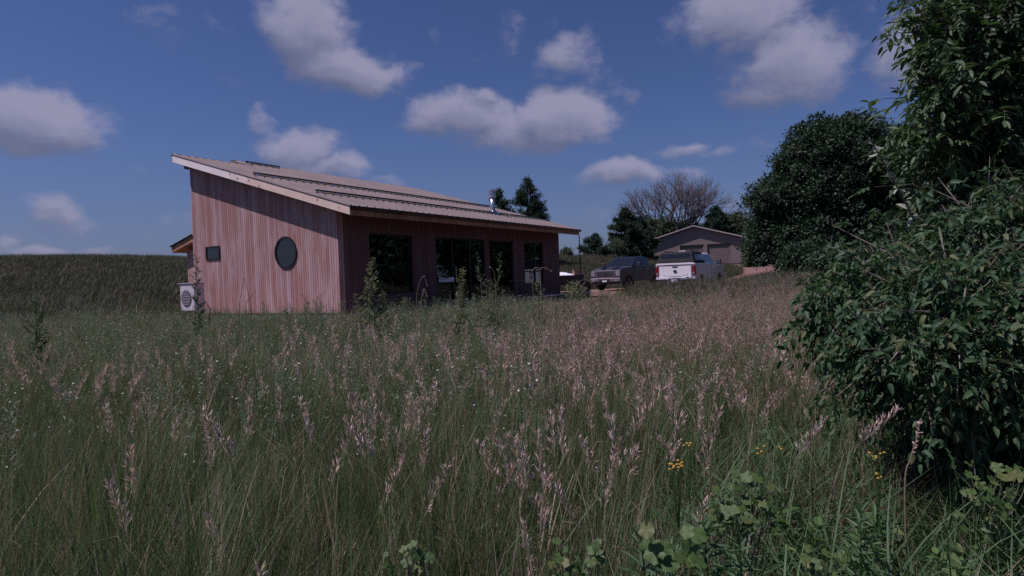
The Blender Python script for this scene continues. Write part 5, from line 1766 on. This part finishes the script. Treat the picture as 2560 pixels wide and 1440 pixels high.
curved_stalk('dark broken stem leaning right against the end wall, right leg of an inverted V', [(628, 785, 12.6), (622, 740, 12.6), (611, 695, 12.6)], M['brown_stem'], rad=.006)
curved_stalk('dark stem slanting up right below the round window', [(615, 765, 12), (628, 742, 12), (640, 725, 12)], M['brown_stem'], rad=.005)
curved_stalk('short dark stem slanting across the end wall right of the round window', [(792, 755, 12), (804, 738, 12), (813, 728, 12)], M['brown_stem'], rad=.005)
curved_stalk('thin dark stem near the corner of the house', [(833, 760, 12), (836, 735, 12), (839, 714, 12)], M['brown_stem'], rad=.004)
curved_stalk('dark curled dead stem at the foot of the end wall', [(523, 800, 12), (526, 775, 12), (517, 760, 12), (509, 748, 12)], M['brown_stem'], rad=.010)
curved_stalk('thin slanting stem above the gravel left of the patio doors', [(1104, 785, 13), (1116, 762, 13), (1127, 742, 13)], M['grass_dry'], rad=.006)
curved_stalk('tall dry spike rising in front of the dark bush', [(2262, 1230, 2.6), (2275, 1150, 2.6), (2290, 1100, 2.6), (2300, 1055, 2.6)], M['grass_dry'], rad=.003, head=.45)


def goldenrod(label, px, ptop, d, hmax=None):
    tip = at(px, ptop, d)
    base = Vector((tip.x + U(-.05, .05), tip.y, zg(tip.x, tip.y)))
    H = tip.z - base.z
    T = empty('goldenrod', base); tag(T, label, 'plant', 'goldenrod plants in the foreground')
    tp = tip - base
    MB().tube([Vector((0, 0, 0)), tp * .5 + Vector((.01, 0, 0)), tp], [.004, .0035, .0015], 5).build('stem', M['grass_lush'], T)
    n = 70
    t = np.sort(rng.uniform(.25, 1, n)); a = np.arange(n) * 2.4
    P = np.array([tuple(tp * x) for x in t])
    el_ = np.interp(t, [.25, .9, 1], [.15, .55, 1.2])
    D = np.stack([np.cos(a) * np.cos(el_), np.sin(a) * np.cos(el_), np.sin(el_)], 1)
    L_ = np.interp(t, [.25, .7, .95, 1], [.11, .12, .07, .04]) * rng.uniform(.85, 1.1, n)
    V, Q = leaves(LTR, P, D, np.tile([0, 0, 1.0], (n, 1)) + rng.normal(size=(n, 3)) * .15, L_, L_ * .16)
    np_mesh('foliage', V, Q, M['weed_dark'], T)


goldenrod('goldenrod plant, tallest of the leafy foreground stems right of centre', 1752, 1230, 2.1)
goldenrod('goldenrod plant left of the tallest one at the bottom edge', 1600, 1330, 2.0)
goldenrod('goldenrod plant right of the tallest one', 1850, 1310, 2.0)
goldenrod('goldenrod plant low between the broad vine leaves', 1680, 1370, 1.85)
goldenrod('goldenrod plant furthest right in the lower foreground', 2150, 1270, 2.3)


def lobed():
    v = [(.12, 0, -.02)]; nn_l = 24
    for i in range(nn_l):
        t = 2 * math.pi * i / nn_l
        r_ = .40 + .13 * abs(math.cos(2.5 * t)) + .035 * (i % 2) - (.28 if abs(t - math.pi) < .2 else 0)
        v.append((.12 + r_ * math.cos(t), r_ * math.sin(t), .06 * math.cos(5 * t) - .12 * r_ * r_))
    q = [(0, 1 + i, 1 + (i + 1) % nn_l, 1 + (i + 2) % nn_l) for i in range(0, nn_l, 2)]
    return np.array(v), np.array(q)


LTV = lobed()


def vine(label, px, py, d, n, spread, Ls, mt='vine'):
    c = at(px, py, d)
    base = Vector((c.x, c.y + .1, zg(c.x, c.y)))
    T = empty('wild_vine', base); tag(T, label, 'vine')
    g_ = Veg(); mb = MB()
    for k in range(n * 3):
        p = c + Vector((U(-1, 1) * spread, U(-.6, .6) * spread, U(-1, .6) * spread)) - base
        s_ = Vector((p.x * .6, p.y * .6, p.z - U(.1, .25)))
        mb.tube([s_, s_.lerp(p, .5) + Vector((.01, 0, 0)), p], [.0025, .002, .0015], 4, caps=False)
        nrm = Vector((U(-.5, .5), U(-1, -.1), U(.3, 1))).normalized(); a0_ = U(0, 6.28)
        o1 = nrm.orthogonal().normalized(); o2 = nrm.cross(o1)
        L = Ls * .42 * U(.5, 1.2)
        g_.leaf(p, o1 * math.cos(a0_) + o2 * math.sin(a0_), nrm, L * 1.7, L * 1.7, tpl=LTV)
    for k in range(3):
        a = U(0, 6.28)
        mb.tube([Vector((0, 0, 0)), c - base + Vector((math.cos(a) * spread, math.sin(a) * spread * .5, -.1))], [.004, .003], 5)
    mb.build('stem', M['weed'], T, fix=False)
    g_.obj('foliage', [M[mt]], link=True, parent=T)


vine('bright yellow-green vine leaves climbing through the grass at the lower right', 1850, 1235, 2.3, 16, .11, .055)
vine('large broad pale green leaves near the bottom edge right of centre', 1690, 1350, 1.75, 4, .09, .075)
vine('small patch of bright vine leaves at the bottom edge left of the broad ones', 1440, 1390, 1.8, 8, .07, .045)
vine('bright leaves low in the grass just left of centre at the bottom', 1020, 1395, 1.8, 6, .06, .04)
vine('yellow-green leaves in the shadowed grass below the bush', 2060, 1415, 1.9, 8, .08, .045)
vine('yellowish leaves at the right edge below the dark bush', 2500, 1230, 2.6, 18, .16, .06)


def yellow_flower(label, px, py, d, heads, spread):
    c = at(px, py, d)
    base = Vector((c.x, c.y, zg(c.x, c.y)))
    T = empty('yellow_wildflower', base); tag(T, label, 'flower', 'yellow wildflowers in the right foreground')
    mb = MB(); mb.tube([Vector((0, 0, 0)), (c - base) * .7], [.003, .002], 5)
    fh = MB(); top = (c - base) * .7
    lv = Veg()
    for k in range(heads):
        e = c - base + Vector((U(-1, 1) * spread, U(-1, 1) * spread, U(-.5, .5) * spread))
        mb.tube([top, e], [.0016, .001], 4, caps=False)
        fh.lathe([(.002, -.004), (.006, -.002), (.0065, .001), (.0035, .004)], 10, 'z', tuple(e))
    for k in range(16):
        p = (c - base) * U(.3, .75)
        lv.leaf(p, (U(-1, 1), U(-1, 1), U(.1, .8)), (0, 0, 1), U(.04, .07), .014)
    mb.build('stem', M['grass_lush'], T, fix=False)
    fh.build_each('flower_head', M['yellow'], T)
    lv.obj('foliage', [M['grass_lush']], link=True, parent=T)


yellow_flower('brightest cluster of yellow button flowers in the right foreground grass', 1692, 1162, 2.5, 14, .032)
yellow_flower('small pair of yellow flowers above and right of the brightest cluster', 1720, 1112, 2.7, 4, .03)
yellow_flower('few dull yellow flowers right of centre in the seed heads', 1900, 1125, 2.7, 4, .03)
yellow_flower('small yellow flowers near the edge of the bush, upper group', 2195, 1135, 2.8, 6, .03)
yellow_flower('small yellow flowers near the edge of the bush, lower group', 2188, 1188, 2.7, 4, .03)
yellow_flower('single dull yellow bloom between the clusters', 1950, 1122, 2.9, 2, .015)

print('objects', len(SC.objects))
